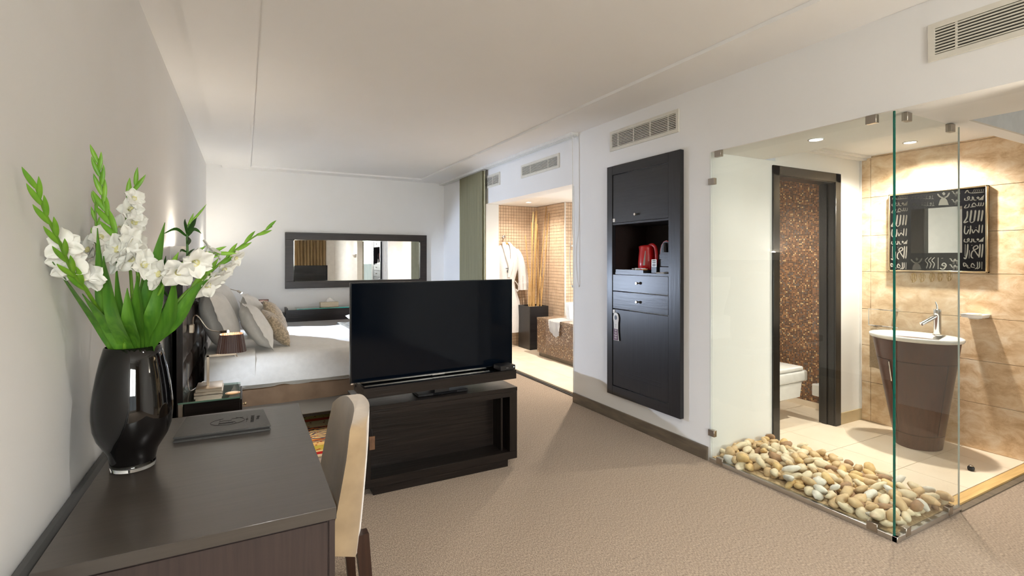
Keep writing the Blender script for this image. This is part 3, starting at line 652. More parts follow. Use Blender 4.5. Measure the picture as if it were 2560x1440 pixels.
# lily-type stem with narrow dark leaves
pts = [VC+Vector((.02, .02, .16))]+[at(u, v, 2.12) for u, v in ((392, 820), (435, 720), (466, 655), (468, 590), (474, 560))]
t = thing('lily_stem', 'thin dark-leaved stem rising right of the blooms, green bud on top', 'flower stem', pts[0])
c = smoothline(pts, 8); obj('stem', tube(NB(), c, [.0055*(1-.4*i/len(c)) for i in range(len(c))], 8), M('lily_green', srgb(66, 112, 40), .45), t, 50)
for (u0, v0), (u1, v1), (u2, v2), wd in (((466, 590), (440, 572), (408, 585), .010), ((468, 590), (485, 574), (503, 583), .014), ((467, 630), (455, 625), (450, 630), .008), ((467, 640), (476, 630), (486, 622), .008), ((470, 580), (484, 560), (491, 545), .016), ((468, 585), (464, 560), (462, 548), .010), ((468, 612), (474, 600), (470, 592), .014), ((420, 740), (400, 715), (398, 700), .012), ((445, 705), (415, 680), (414, 640), .018), ((440, 700), (410, 660), (396, 652), .012)):
    blade(t, [at(u0, v0, 2.12), at(u1, v1, 2.08), at(u2, v2, 2.04)], wd, .2, m_dleaf)
bract(t, at(470, 566, 2.12), (.25, 0, 1), (1, 0, 0), .05, .014); bract(t, at(474, 560, 2.12), (.6, 0, 1), (1, 0, 0), .085, .015)
# ------------------------------------------------------------------ television on its swivel stand
t = thing('tv_stand', 'low black wooden television stand with open recess, on the carpet', 'tv stand', (1.12, 3.24, 0))
sx0, sx1, sy0, sy1 = .60, 1.639, 3.02, 3.46
box('plinth', sx0+.07, sx1-.07, sy0+.004, sy1-.03, 0, .047, m_wx, t)
box('top', sx0, sx1, sy0-.002, sy1, .503, .53, m_wx, t, .0012)
box('bottom', sx0+.001, sx1-.001, sy0, sy1, .046, .098, m_wx, t, .001)
box('side', sx0+.001, sx0+.057, sy0, sy1, .098, .502, m_wz, t, .001)
box('side', sx1-.057, sx1-.001, sy0, sy1, .098, .502, m_wz, t, .001)
box('rail', sx0+.057, sx1-.057, sy0, sy1, .469, .502, m_wx, t)
box('back_panel', sx0+.057, sx1-.057, sy0+.17, sy0+.185, .098, .469, m_wx, t)
box('inner_partition', sx1-.10, sx1-.085, sy0+.05, sy0+.17, .098, .469, m_wz, t)
tg = thing('leather_tag', 'small brown leather tag hanging on the stand beside the chair', 'tag', (.660, 3.012, .34))
tb = box('flap', .644, .678, 3.0105, 3.0185, .275, .355, M('tan_leather', srgb(120, 84, 56), .6, col2=srgb(92, 62, 40)), tg, .002)
obj('loop', tube(NB(), smoothline([(.652, 3.0145, .355), (.655, 3.0145, .39), (.661, 3.0145, .395), (.664, 3.0145, .355)]), .002, 6), m_black, tg)
pl = thing('media_player', 'flat black media player lying on the television stand', 'media player', (1.13, 3.13, .53))
box('case', .96, 1.30, 3.075, 3.21, .5305, .547, m_black, pl, .003); box('display', 1.06, 1.22, 3.073, 3.076, .534, .544, M('smoked_front', (.004, .004, .006), .08), pl)
t = thing('tv_tray', 'dark wooden swivel tray under the television', 'tray', (1.12, 3.10, .53), R(2.5))
box('post', -.05, .05, -.02, .08, .001, .056, m_black, t)
bm = NB()
for b in ((-.515, .515, -.09, .16, .055, .085), (-.515, .515, -.09, -.074, .085, .115), (-.515, .515, .144, .16, .085, .115), (-.515, -.499, -.074, .144, .085, .115), (.499, .515, -.074, .144, .085, .115)): bx(bm, *b)
obj('tray_box', bm, m_wx, t)
box('glass_inlay', -.498, .498, -.073, .143, .0855, .1085, M('black_glass_inlay', (.006, .008, .010), .05, spec=.6), t)
t = thing('television', 'large flat black television facing the desk, screen off', 'television', (1.12, 3.10, .646), R(2.5))
box('back_shell', -.545, .545, .072, .10, .03, .58, m_bezel, t, .008)
box('bezel', -.562, .562, .045, .072, .0, .612, m_bezel, t, .002)
box('screen', -.555, .555, .0435, .0455, .012, .606, m_screen, t)
box('chrome_strip', -.560, .560, .0425, .0455, .0005, .0085, m_chrome, t)
bm = NB(); bx(bm, -.045, .045, .038, .046, -.003, .006, .002); obj('badge', bm, m_chrome, t)
box('back_board', -.52, .52, .104, .125, -.03, .60, m_wx, t)
t = thing('set_top_box', 'small black set-top box with a white light, right end of the tray', 'set-top box', (1.12, 3.10, .645), R(2.5))
box('case', .395, .512, -.085, .015, .0006, .034, m_black, t, .003)
box('status_light', .497, .501, -.0865, -.085, .018, .022, M('white_led', (1, 1, 1), .5, emit=(.8, .9, 1), estr=6), t)
box('front_mark', .44, .455, -.0862, -.085, .016, .019, M('grey_print', (.25, .25, .25), .5), t)

# ------------------------------------------------------------------ bed
t = thing('bed', 'double bed with white linen and taupe valance on a low dark platform', 'bed', (.7, 5.65, 0))
bx0, bx1, by0, by1 = -.29, 1.72, 4.74, 6.56
box('platform', -.36, 1.95, 4.34, 6.95, .159, .165, wood('grey_oak_top', (.17, .155, .13), (.14, .13, .11), 0, .35, .03), t, .001); box('platform_edge', -.36, 1.95, 4.342, 6.95, .137, .159, m_wx, t)
box('platform_plinth', -.30, 1.80, 5.02, 6.80, 0, .137, m_black, t)
def drape(bm, z1, z0, inset, amp, fold, seed, n=150, bottom_flare=.0):
    "closed vertical cloth around the bed from z1 down to z0"
    per = []
    L = [(bx0, by0), (bx1, by0), (bx1, by1), (bx0, by1)]
    for i in range(4):
        a, b = Vector(L[i]), Vector(L[(i+1) % 4]); m = n if i % 2 == 0 else n
        nr = Vector(((b-a).y, -(b-a).x)).normalized()
        for k in range(m): per.append((a.lerp(b, k/m), nr))
    rings = []
    for j in range(7):
        h = j/6; z = z1+(z0-z1)*h; ring = []
        for k, (p, nr) in enumerate(per):
            d = inset+(amp*(.2+.8*h))*noise.noise(Vector((p.x*fold, p.y*fold, seed)))+bottom_flare*h
            q = p+nr*d; ring.append(Vector((q.x, q.y, z+(.012*noise.noise(Vector((p.x*2, p.y*2, seed+3))) if j == 6 else 0))))
        rings.append(ring)
    loft(bm, rings, cap=False)
bm = NB(); drape(bm, .40, .166, -.025, .030, 5.5, 2.0); obj('valance', bm, m_bedskirt, t, 60)
box('mattress', bx0+.02, bx1-.02, by0+.02, by1-.02, .30, .565, m_linen, t, .03, 3)
# duvet: rounded slab whose sides hang to z .36
bm = NB(); nx, ny = 76, 76; g = []
def duv(u, v):
    # u, v in 0..1 over an unrolled sheet: sides hang
    Wd = bx1-bx0; Hd = by1-by0; hang = .235
    a = -hang+(Wd+hang)*u; b = -hang+(Hd+2*hang)*v
    def roll(s, L, lo=True, hi=True):
        r = .06
        if lo and s < 0+r:
            k = (r-s)
            ang = min(k/r, math.pi/2); x = r-r*math.sin(ang); z = -r*(1-math.cos(ang)); ex = max(0, k-r*math.pi/2)
            return x-.012*min(1, ex*6), z-ex
        if hi and s > L-r:
            k = s-(L-r); ang = min(k/r, math.pi/2); ex = max(0, k-r*math.pi/2)
            return L-r+r*math.sin(ang)+.012*min(1, ex*6), -r*(1-math.cos(ang))-ex
        return s, 0
    x, zx = roll(Wd*u+.0, Wd+hang, False, False) if False else (0, 0)
    s = (Wd+hang)*u
    x, zx = roll(s, Wd, False, True)
    y, zy = roll(b, Hd)
    top = .595
    n1 = noise.noise(Vector((x*2.2, y*2.2, 1.0)))*.014+noise.noise(Vector((x*6, y*6, 4.0)))*.006
    z = top+zx+zy+n1*(1 if zx+zy > -.05 else .4)+.015*math.exp(-((x-.1)/.25)**2)
    bul = noise.noise(Vector((x*3, y*3, z*2+7)))*.012
    if zy < -.05: y += (-1 if b < Hd/2 else 1)*(.008+bul)
    return Vector((bx0+x, by0+y, max(z, .352+.01*noise.noise(Vector((x*3, y, 3))))))
for i in range(nx+1):
    g.append([bm.verts.new(duv(i/nx, j/ny)) for j in range(ny+1)])
for a, b in zip(g, g[1:]):
    for j in range(ny): bm.faces.new((a[j], a[j+1], b[j+1], b[j]))
obj('duvet', bm, m_linen, t, 80)
# second layer: the sheet turned down at the head end, hanging lower beside the nightstand
bm = NB(); g = []
for i in range(14):
    row = []
    for j in range(26):
        x = bx0+.005+.36*i/13; s = j/25
        if s < .55: y, z = by0-.012-.010*math.sin(s*3)+.006*noise.noise(Vector((x*12, s*4, 0))), .340+.25*s/.55
        else: y, z = by0-.008+(s-.55)/.45*.30, .592+.022*math.sin(min(1, (s-.55)*5)*1.57)
        row.append(bm.verts.new((x, y, z+.006*noise.noise(Vector((x*8, s*3, 5))))))
    g.append(row)
for a, b in zip(g, g[1:]):
    for j in range(25): bm.faces.new((a[j], a[j+1], b[j+1], b[j]))
obj('sheet', bm, m_linen, t, 80)
# headboard: dark frame with padded leather panels
t = thing('headboard', 'brown leather headboard of padded panels in a dark frame behind the bed', 'headboard', (-.39, 5.2, 0))
hb0, hb1, hz1 = 3.82, 6.55, 1.37
box('backing', -.41, -.385, hb0, hb1, .0, hz1, m_wz, t)
box('frame_post', -.41, -.352, hb0, hb0+.02, .0, hz1+.01, m_wz, t, .001)
box('frame_rail', -.41, -.352, hb0, hb1, hz1, hz1+.02, m_wy, t, .001)
zr = [.14, .32, .50, .685, .868, 1.05, 1.235, hz1-.002]
ys_ = [hb0+.021, 4.26]; 
while ys_[-1] < hb1-.05: ys_.append(min(hb1, ys_[-1]+.4583))
def cushion(y0, y1, z0, z1, x0, dep, n=8):
    bm = NB(); g = []
    for i in range(n+1):
        row = []
        for j in range(n+1):
            u, v = -1+2*i/n, -1+2*j/n
            d = dep*((1-abs(u)**6)*(1-abs(v)**6))**.5
            row.append(bm.verts.new((x0+d, (y0+y1)/2+u*(y1-y0)/2, (z0+z1)/2+v*(z1-z0)/2)))
        g.append(row)
    for a, b in zip(g, g[1:]):
        for j in range(n): bm.faces.new((a[j], a[j+1], b[j+1], b[j]))
    return bm
for j in range(len(zr)-1):
    for i in range(len(ys_)-1):
        obj('leather_panel', cushion(ys_[i]+.002, ys_[i+1]-.002, zr[j]+.002, zr[j+1]-.002, -.386, .024), m_leather, t, 60)

# pillows
def pillow(name, label, cat, c, size, thick, yaw, lean, roll, mat, flange=0, group=None, seed=0):
    "c: centre; lean tips the standing pillow back against the headboard"
    W, Hh = size; n = 22; bm = NB(); sh = []
    for s in (1, -1):
        g = []
        for i in range(n+1):
            row = []
            for j in range(n+1):
                u, v = -1+2*i/n, -1+2*j/n
                f = 1+flange
                au, av = min(1, abs(u)*f), min(1, abs(v)*f)
                d = thick*.5*((1-au**2.6)*(1-av**2.6))**.55
                # pillow corners pull in along the sides
                pu = u*(1-.055*(1-abs(v)**2)*abs(u)); pv = v*(1-.055*(1-abs(u)**2)*abs(v))
                wr = .010*noise.noise(Vector((u*2.3+seed, v*2.3, s)))+.004*noise.noise(Vector((u*6, v*6+seed, s)))
                if flange and (abs(u)*f > 1 or abs(v)*f > 1): wr += .012*noise.noise(Vector((u*5+seed, v*5, 0)))
                edge = (i in (0, n) or j in (0, n))
                row.append(Vector((s*d+(wr if d > .002 or flange else 0)+(0 if edge else s*.0012), pu*W/2, pv*Hh/2)))
            g.append(row)
        sh.append(g)
    vs = [[[None]*(n+1) for _ in range(n+1)] for _ in range(2)]
    for k in range(2):
        for i in range(n+1):
            for j in range(n+1):
                if k == 1 and (i in (0, n) or j in (0, n)): vs[1][i][j] = vs[0][i][j]
                else: vs[k][i][j] = bm.verts.new(sh[k][i][j])
        for i in range(n):
            for j in range(n): bm.faces.new((vs[k][i][j], vs[k][i+1][j], vs[k][i+1][j+1], vs[k][i][j+1]))
    o = obj(name, bm, mat, None, 80)
    o.matrix_world = Matrix.Translation(c)@Matrix.Rotation(R(yaw), 4, 'Z')@Matrix.Rotation(R(lean), 4, 'Y')@Matrix.Rotation(R(roll), 4, 'X')
    return tag(o, label, cat, group)
G = 'pillows on the bed'
pillow('bed_pillow', 'large white pillow leaning on the headboard nearest the table lamp', 'pillow', (-.20, 5.06, .875), (.66, .60), .26, 4, -20, 0, m_linen, .10, G, 1)
pillow('bed_pillow', 'large white pillow leaning on the headboard at the far side of the bed', 'pillow', (-.20, 6.05, .885), (.72, .60), .27, -3, -17, 4, m_linen, .12, G, 2)
pillow('bed_pillow', 'smaller white pillow in front, nearest the table lamp, with a flat hem', 'pillow', (.085, 5.06, .81), (.52, .46), .19, 6, -28, 3, m_linen, .14, G, 3)
pillow('bed_pillow', 'smaller white pillow in front at the far side, behind the cushions', 'pillow', (.09, 5.98, .825), (.60, .48), .20, -4, -24, -4, m_linen, .14, G, 5)
pillow('bed_cushion', 'champagne satin cushion nearest the table lamp, in front of the white pillows', 'cushion', (.25, 5.20, .762), (.36, .34), .14, 8, -30, 8, m_silk, 0, 'champagne cushions', 6)
pillow('bed_cushion', 'champagne satin cushion behind the nearer one, partly in cold lamp light', 'cushion', (.275, 5.78, .79), (.44, .38), .15, -6, -26, -10, m_silk, 0, 'champagne cushions', 8)
pillow('bed_cushion', 'silver cushion lying at the foot of the bed beside the television', 'cushion', (1.27, 6.12, .69), (.36, .34), .12, 20, -78, 0, m_throw, 0, None, 9)
# folded throw at the foot end
bm = NB(); g = []
for i in range(16):
    row = []
    for j in range(60):
        x = 1.02+.45*i/15; s = j/59; L = by1-by0+.36; b = -.18+L*s
        if b < 0: y, z = by0-.022, .603+b
        elif b > by1-by0: y, z = by1+.022, .603-(b-(by1-by0))
        else: y, z = by0+b, .612+.008*noise.noise(Vector((x*4, b*4, 2)))
        row.append(bm.verts.new((x+.02*math.sin(b*2), y, z+.004*math.sin(i*1.5))))
    g.append(row)
for a, b in zip(g, g[1:]):
    for j in range(59): bm.faces.new((a[j], a[j+1], b[j+1], b[j]))
bmesh.ops.solidify(bm, geom=bm.faces[:], thickness=.006)
tag(obj('bed_throw', bm, m_throw, None, 70), 'silvery beige throw folded across the foot of the bed', 'throw')

# ------------------------------------------------------------------ nightstands, lamps
t = thing('nightstand', 'dark nightstand with green-edged glass top beside the bed', 'nightstand', (-.2, 4.03, 0))
nx0, nx1, ny0, ny1 = -.345, -.03, 3.80, 4.24
box('cabinet_body', nx0, nx1, ny0+.01, ny1, .24, .478, m_wx, t, .002)
box('support', nx0, nx0+.03, ny0+.05, ny1-.05, 0, .24, m_wx, t)
d = box('drawer_front', nx1, nx1+.012, ny0+.02, ny1-.02, .26, .465, m_wy, t, .002)
obj('knob', lathe(NB(), [(.004, 0), (.004, .012), (.010, .016), (.010, .024), (.004, .026)], (0, 0, 0), 14), m_brass, d, 40, raw=True).matrix_local = Matrix.Translation(Vector((nx1+.012, ny0+.035, .43))-Vector((-.2, 4.03, 0)))@Matrix.Rotation(R(90), 4, 'Y')
box('glass_top', nx0-.03, nx1, ny0-.01, ny1, .482, .492, thin_glass('green_glass', (.82, .92, .87)), t)
box('glass_edge', nx0-.03, nx1, ny0-.013, ny0-.01, .482, .492, M('pale_green_edge', (.16, .30, .24), .15), t)
box('bracket', nx0-.03, nx0-.005, ny0-.005, ny0+.02, .40, .482, m_steel, t, .002)
t = thing('coaster', 'round cream paper coaster on the glass nightstand top', 'coaster', (-.085, 3.90, .492))
obj('disc', lathe(NB(), [(.045, .0005), (.045, .003)], (-.075, 3.905, .492), 32), M('coaster_card', srgb(190, 160, 118), .7), t)
obj('ring_print', lathe(NB(), [(.040, .0031), (.034, .0034)], (-.075, 3.905, .492), 32, cap=False), M('brown_print', srgb(110, 78, 52), .7), t)
# table lamp: slab base, post, arm, pleated shade
t = thing('table_lamp', 'table lamp with pleated dark brown shade on a metal bracket, on the nightstand', 'table lamp', (-.2, 4.05, .492))
m_lampmetal = M('brushed_champagne', (.55, .46, .36), .35, 1)
box('base', -.300, -.135, 3.93, 4.16, .493, .512, m_lampmetal, t, .001); box('base_plate', -.292, -.14, 3.935, 4.155, .512, .534, m_lampmetal, t, .001)
box('post', -.234, -.218, 4.03, 4.046, .534, .742, m_lampmetal, t, .001); box('arm', -.234, -.055, 4.03, 4.046, .728, .744, m_lampmetal, t, .001)
obj('finial', tube(NB(), [(-.057, 4.038, .735), (-.05, 4.038, .715)], .003, 8), m_lampmetal, t)
obj('socket', lathe(NB(), [(.014, 0), (.014, .05)], (-.10, 4.038, .744), 16), m_lampmetal, t, 40)
m_shade = bpy.data.materials.new('brown_silk_shade'); m_shade.use_nodes = True
nt = m_shade.node_tree; pb = nt.nodes['Principled BSDF']; pb.inputs['Base Color'].default_value = (.075, .028, .018, 1); pb.inputs['Roughness'].default_value = .45; pb.inputs['Sheen Weight'].default_value = .4
bm = NB(); n = 180; cx_, cy_ = -.085, 4.038
def rr_(k, r): return r+(.0016 if k % 4 < 2 else -.0016)
def sq(a, r): # soft square plan
    p = 3.2; return r/((abs(math.cos(a))**p+abs(math.sin(a))**p)**(1/p))
loft(bm, [[Vector((cx_+sq(2*math.pi*k/n, rr_(k, r))*math.cos(2*math.pi*k/n), cy_+sq(2*math.pi*k/n, rr_(k, r))*math.sin(2*math.pi*k/n), z)) for k in range(n)] for r, z in ((.092, .755), (.0715, .878), (.069, .878), (.089, .756))], cap=False)
obj('shade', bm, m_shade, t, 30)
obj('bulb', lathe(NB(), [(.006, 0), (.02, .02), (.024, .035), (.018, .052), (.003, .06)], (-.10, 4.038, .79), 16), M('warm_bulb', (1, 1, 1), .4, emit=(1, .72, .42), estr=9), t, 60)
point('table_lamp_light', (-.10, 4.038, .835), 9, (1, .68, .38), .03)
obj('cord', tube(NB(), smoothline([(-.225, 4.17, .50), (-.262, 4.20, .528), (-.30, 4.17, .50), (-.335, 4.10, .497), (-.35, 4.13, .55), (-.352, 4.2, .66)]), .003, 6), M('grey_cord', (.4, .37, .33), .5), t, 60)
# reading lamps on flexible arms
m_led = M('cold_led', (1, 1, 1), .3, emit=(.72, .84, 1), estr=60)
def reader(label, basept, pts, tip, power, lit=1):
    t = thing('reading_lamp', label, 'reading lamp', basept, group='flexible bedside reading lamps')
    x, y, z = basept
    box('wall_plate', x-.012, x+.018, y-.038, y+.038, z-.03, z+.03, m_lampmetal, t, .004)
    obj('gooseneck', tube(NB(), smoothline(pts), .0042, 8), m_nickel, t, 60)
    a = Vector(pts[-1]); d = (Vector(tip)-a).normalized()
    obj('head', tube(NB(), [a-d*.005, a, a+d*.05], [.006, .0115, .0125], 14), m_nickel, t, 40)
    obj('led', tube(NB(), [a+d*.0495, a+d*.052], [.0105, .0105], 14), m_led if lit else m_white, t)
    return a+d*.056, d
p, d = reader('lit flexible reading lamp at the far side of the bed, shining cold white', (-.345, 6.62, 1.0), [(-.335, 6.62, 1.02), (-.30, 6.58, 1.065), (-.20, 6.50, 1.075), (-.075, 6.44, 1.045)], (-.03, 6.42, 1.015), 1)
spot('reading_lamp_beam', p, p+Vector((1.0, -.25, -.42)), 215, (.66, .78, 1), 112, .25, .012)
p2, d2 = reader('flexible reading lamp curving over the table lamp beside the near pillow', (-.345, 4.30, .90), [(-.335, 4.30, .925), (-.33, 4.29, .985), (-.30, 4.28, .985), (-.24, 4.27, .895), (-.18, 4.26, .872), (-.155, 4.25, .870)], (-.10, 4.22, .871), 1)
spot('reading_lamp_beam', p2+Vector((0, 0, -.012)), p2+Vector((.25, .10, -.8)), 15, (.78, .87, 1), 120, .5, .012)
# wall sconces above the headboard
m_sc = M('plaster_cup', (.86, .84, .80), .6)
def sconce(label, x, y, z, nx, power, col=(1, .91, .76)):
    "uplighter: half-cup on the wall, lamp inside"
    t = thing('wall_sconce', label, 'wall lamp', (x, y, z-.06), group='plaster wall sconces')
    bm = NB(); n = 20; rings = []
    for r, h in ((.030, -.055), (.058, -.035), (.078, .0), (.088, .05), (.084, .05), (.072, .002), (.050, -.028)):
        rings.append([Vector((x+nx*(.004+r*math.sin(math.pi*k/n)), y+r*1.1*math.cos(math.pi*k/n), z+h)) for k in range(n+1)])
    loft(bm, rings, cap=False, closed=False); obj('cup', bm, m_sc, t, 60)
    box('back_plate', min(x+nx*.001, x+nx*.006), max(x+nx*.001, x+nx*.006), y-.09, y+.09, z-.055, z+.05, m_sc, t)
    obj('bulb', lathe(NB(), [(.008, -.01), (.016, .0), (.018, .012), (.006, .024)], (x+nx*.042, y, z), 14), M('sconce_bulb', (1, 1, 1), .4, emit=(1, .85, .62), estr=12), t, 60)
    point('sconce_light', (x+nx*.05, y, z+.034), power, col, .03)
sconce('lit wall sconce on the left wall above the near nightstand, behind the flowers', XL, 4.22, 1.44, 1, 8)
sconce('lit wall sconce on the left wall in the far corner beyond the headboard', XL, 7.05, 1.40, 1, 14)
# ------------------------------------------------------------------ back wall: mirror, shelf
t = thing('wall_mirror', 'long wide mirror in a thick dark oak frame on the back wall', 'mirror', (1.52, YB, 1.0))
mx0, mx1, mz0, mz1, fw, fh = .494, 2.548, .986, 1.778, .108, .100
Y0 = YB-.045
for nm, b in (('frame_rail', (mx0, mx1, mz1-fh, mz1)), ('frame_rail', (mx0, mx1, mz0, mz0+fh)), ('frame_stile', (mx0, mx0+fw, mz0+fh, mz1-fh)), ('frame_stile', (mx1-fw, mx1, mz0+fh, mz1-fh))):
    box(nm, b[0], b[1], Y0, YB-.002, b[2], b[3], m_frame, t, .002)
box('mirror_glass', mx0+fw-.01, mx1-fw+.01, YB-.022, YB-.016, mz0+fh-.01, mz1-fh+.01, m_mirror, t)
bm = NB()
for b in ((mx0+fw, mx1-fw, mz0+fh, mz0+fh+.012), (mx0+fw, mx1-fw, mz1-fh-.012, mz1-fh), (mx0+fw, mx0+fw+.012, mz0+fh, mz1-fh), (mx1-fw-.012, mx1-fw, mz0+fh, mz1-fh)):
    bx(bm, b[0], b[1], YB-.0245, YB-.0225, b[2], b[3])
obj('bevel_strip', bm, M('mirror_bevel', (.85, .86, .84), .05, 1), t)
t = thing('wall_shelf', 'dark floating wall console with a green glass top below the mirror', 'shelf', (1.3, YB, .5))
box('front_board', .487, 2.45, 7.43, 7.455, .548, .708, m_wx, t, .002)
box('side_board', .487, .512, 7.455, YB-.001, .60, .73, m_wx, t); box('inner_tray', .512, 2.45, 7.455, YB-.001, .56, .60, m_wx, t)
box('end_block', .487, .69, 7.40, YB-.001, .70, .735, m_wx, t) if False else None
box('glass_top', .62, 2.44, 7.435, YB-.002, .712, .722, thin_glass('sea_green_glass', (.80, .92, .87)), t)
box('glass_edge', .62, 2.44, 7.432, 7.435, .712, .722, M('sea_green_edge', (.02, .32, .24), .15), t)
for x in (.655, .69): obj('glass_support', lathe(NB(), [(.006, -.012), (.006, -.002)], (x, 7.45, .712), 10), m_chrome, t)
box('bracket_rail', -.30, .487, 7.52, YB-.001, .615, .66, m_wx, t, .002)
t = thing('tissue_box', 'champagne tissue box with a white tissue on the glass shelf', 'tissue box', (1.06, 7.58, .722))
m_box = M('champagne_box', srgb(206, 192, 168), .4, metal=.35)
box('box_body', .935, 1.18, 7.52, 7.64, .7225, .79, m_box, t, .003)
bm = NB(); loft(bm, [[Vector((1.06+r*(1+.25*math.sin(3*a+k))*math.cos(a)*1.5, 7.58+r*(1+.2*math.cos(2*a+k))*math.sin(a)*.6, .789+z)) for a in [2*math.pi*q/24 for q in range(24)]] for k, (r, z) in enumerate(((.035, 0), (.038, .012), (.028, .035), (.014, .055), (.003, .066)))])
obj('tissue', bm, m_linen, t, 80)
t = thing('menu_card', 'standing brown menu card on the far bedside shelf', 'menu card', (.19, 7.40, .66))
m_menu = M('brown_card', srgb(78, 48, 42), .45, col2=srgb(60, 36, 34), scale=(8, 8, 8))
bm = NB(); prism(bm, [(.115, .66), (.285, .66), (.278, .862), (.108, .862)], lambda a, b: Vector((a, 7.50+.10*(b-.66), b)), (0, .003, 0)); cdd = obj('card', bm, m_menu, t)
bm = NB(); prism(bm, [(.115, .66), (.285, .66), (.278, .862), (.108, .862)], lambda a, b: Vector((a, 7.56-.22*(b-.66), b)), (0, .003, 0)); obj('card_back', bm, m_menu, t)
m_prn = M('pale_print', srgb(214, 186, 170), .6)
bm = NB()
for a0, a1, b in ((.135, .185, .80), (.135, .175, .785), (.125, .20, .772), (.21, .27, .772), (.13, .17, .755), (.215, .235, .76), (.215, .235, .745), (.215, .235, .73), (.215, .235, .715), (.112, .277, .824)):
    bx(bm, a0, a1, 7.50+.10*(b-.66)-.0012, 7.50+.10*(b-.66)+.001, b, b+.004)
bx(bm, .122, .145, 7.5165, 7.5185, .835, .853); obj('print_lines', bm, m_prn, cdd)
bm = bx(NB(), .165, .272, 7.5155, 7.519, .832, .856); obj('photo_print', bm, M('photo_print', srgb(150, 100, 84), .5, col2=srgb(220, 190, 170), scale=(14, 14, 30)), cdd)

# ------------------------------------------------------------------ sliding panel curtain and cord
m_panel = M('olive_panel_fabric', srgb(186, 181, 148), .85, col2=srgb(160, 155, 124), scale=(200, 260, 1.2), contrast=(.3, .7), bump=.1)
t = thing('panel_curtain', 'flat olive fabric sliding panel hanging beside the alcove opening', 'panel curtain', (2.79, 6.5, .05))
bm = NB(); g = []
for i in range(30):
    y = 6.10+.80*i/29
    g.append([Vector((2.785+.005*math.sin(i*1.9)+.002*math.sin(i*.7), y, z)) for z in (.06, 2.575)])
vs = [[bm.verts.new(p) for p in r] for r in g]
for a, b in zip(vs, vs[1:]): bm.faces.new((a[0], b[0], b[1], a[1]))
bmesh.ops.solidify(bm, geom=bm.faces[:], thickness=.003); obj('fabric', bm, m_panel, t, 60)
bm = NB(); bx(bm, 2.805, 2.809, 6.065, 6.86, .06, 2.575); obj('fabric', bm, m_panel, t)
box('carrier', 2.775, 2.812, 6.06, 6.90, 2.573, 2.584, m_alu, t); box('bottom_bar', 2.78, 2.792, 6.10, 6.90, .045, .065, m_alu, t)
t = thing('pull_cord', 'thin white looped pull cord hanging at the edge of the alcove', 'cord', (2.80, 4.033, 1.14))
obj('cord_loop', tube(NB(), smoothline([(2.80, 4.04, 2.585), (2.80, 4.04, 1.75), (2.802, 4.075, 1.55), (2.80, 4.085, 1.36), (2.80, 4.06, 1.18), (2.80, 4.035, 1.138), (2.80, 4.028, 1.16), (2.80, 4.03, 1.5), (2.80, 4.035, 2.585)], 8), .0032, 6), m_white, t, 60)
obj('cord_weight', lathe(NB(), [(.004, 0), (.007, .006), (.005, .02)], (2.80, 4.04, 1.128), 10), m_white, t)

# ------------------------------------------------------------------ built-in minibar cupboard
t = thing('wall_cupboard', 'tall black wooden cupboard set into the right wall, open niche with kettle', 'cupboard', (XR, 3.1, .23))
XF = 2.812
def cb(nm, y0, y1, z0, z1, mat, x0=XF, x1=XR-.001, bev=.002, par=None): return box(nm, x0, x1, y0, y1, z0, z1, mat, par or t, bev)
cb('stile', 2.682, 2.800, .228, 2.205, m_cabz); cb('stile', 3.455, 3.527, .228, 2.205, m_cabz)
cb('rail', 2.800, 3.455, 2.128, 2.205, m_caby); cb('rail', 2.800, 3.455, .228, .308, m_caby)
def knob(par, y, z):
    o = obj('knob', lathe(NB(), [(.006, 0), (.006, .012), (.011, .016), (.011, .026), (.009, .028)], (0, 0, 0), 16), m_nickel, par, 40, raw=True)
    o.matrix_local = Matrix.Translation(Vector((XF+.004, y, z))-OFF[t.name])@Matrix.Rotation(R(-90), 4, 'Y')
d = cb('door', 2.804, 3.451, 1.712, 2.124, m_caby, XF+.006, XR-.004); knob(d, 3.149, 1.765)
d = cb('drawer', 2.804, 3.451, 1.128, 1.268, m_caby, XF+.004, XR-.004); knob(d, 3.13, 1.205)
d = cb('drawer', 2.804, 3.451, .976, 1.123, m_caby, XF+.004, XR-.004); knob(d, 3.13, 1.053)
d = cb('door', 2.804, 3.451, .312, .970, m_cabz, XF+.006, XR-.004)
for z in (.41, .44): box('groove', XF+.0045, XF+.0065, 2.88, 3.37, z, z+.012, m_black, d)
for z in (1.735, .95): box('lock_label', XF+.001, XF+.0065, 3.425, 3.448, z-.015, z+.015, m_white, t)
nb = .36
box('niche_floor', XF+.02, XR+nb, 2.80, 3.455, 1.27, 1.288, m_caby, t); box('niche_top', XF+.006, XR+nb, 2.80, 3.455, 1.694, 1.710, m_caby, t)
m_niche = wood('niche_veneer', (.020, .010, .008), (.012, .006, .005), 1, .5, .03)
box('niche_back', XR+nb-.01, XR+nb, 2.80, 3.455, 1.288, 1.694, m_niche, t)
box('niche_side', XR, XR+nb, 2.788, 2.80, 1.27, 1.71, m_niche, t); box('niche_side', XR, XR+nb, 3.455, 3.467, 1.27, 1.71, m_niche, t)
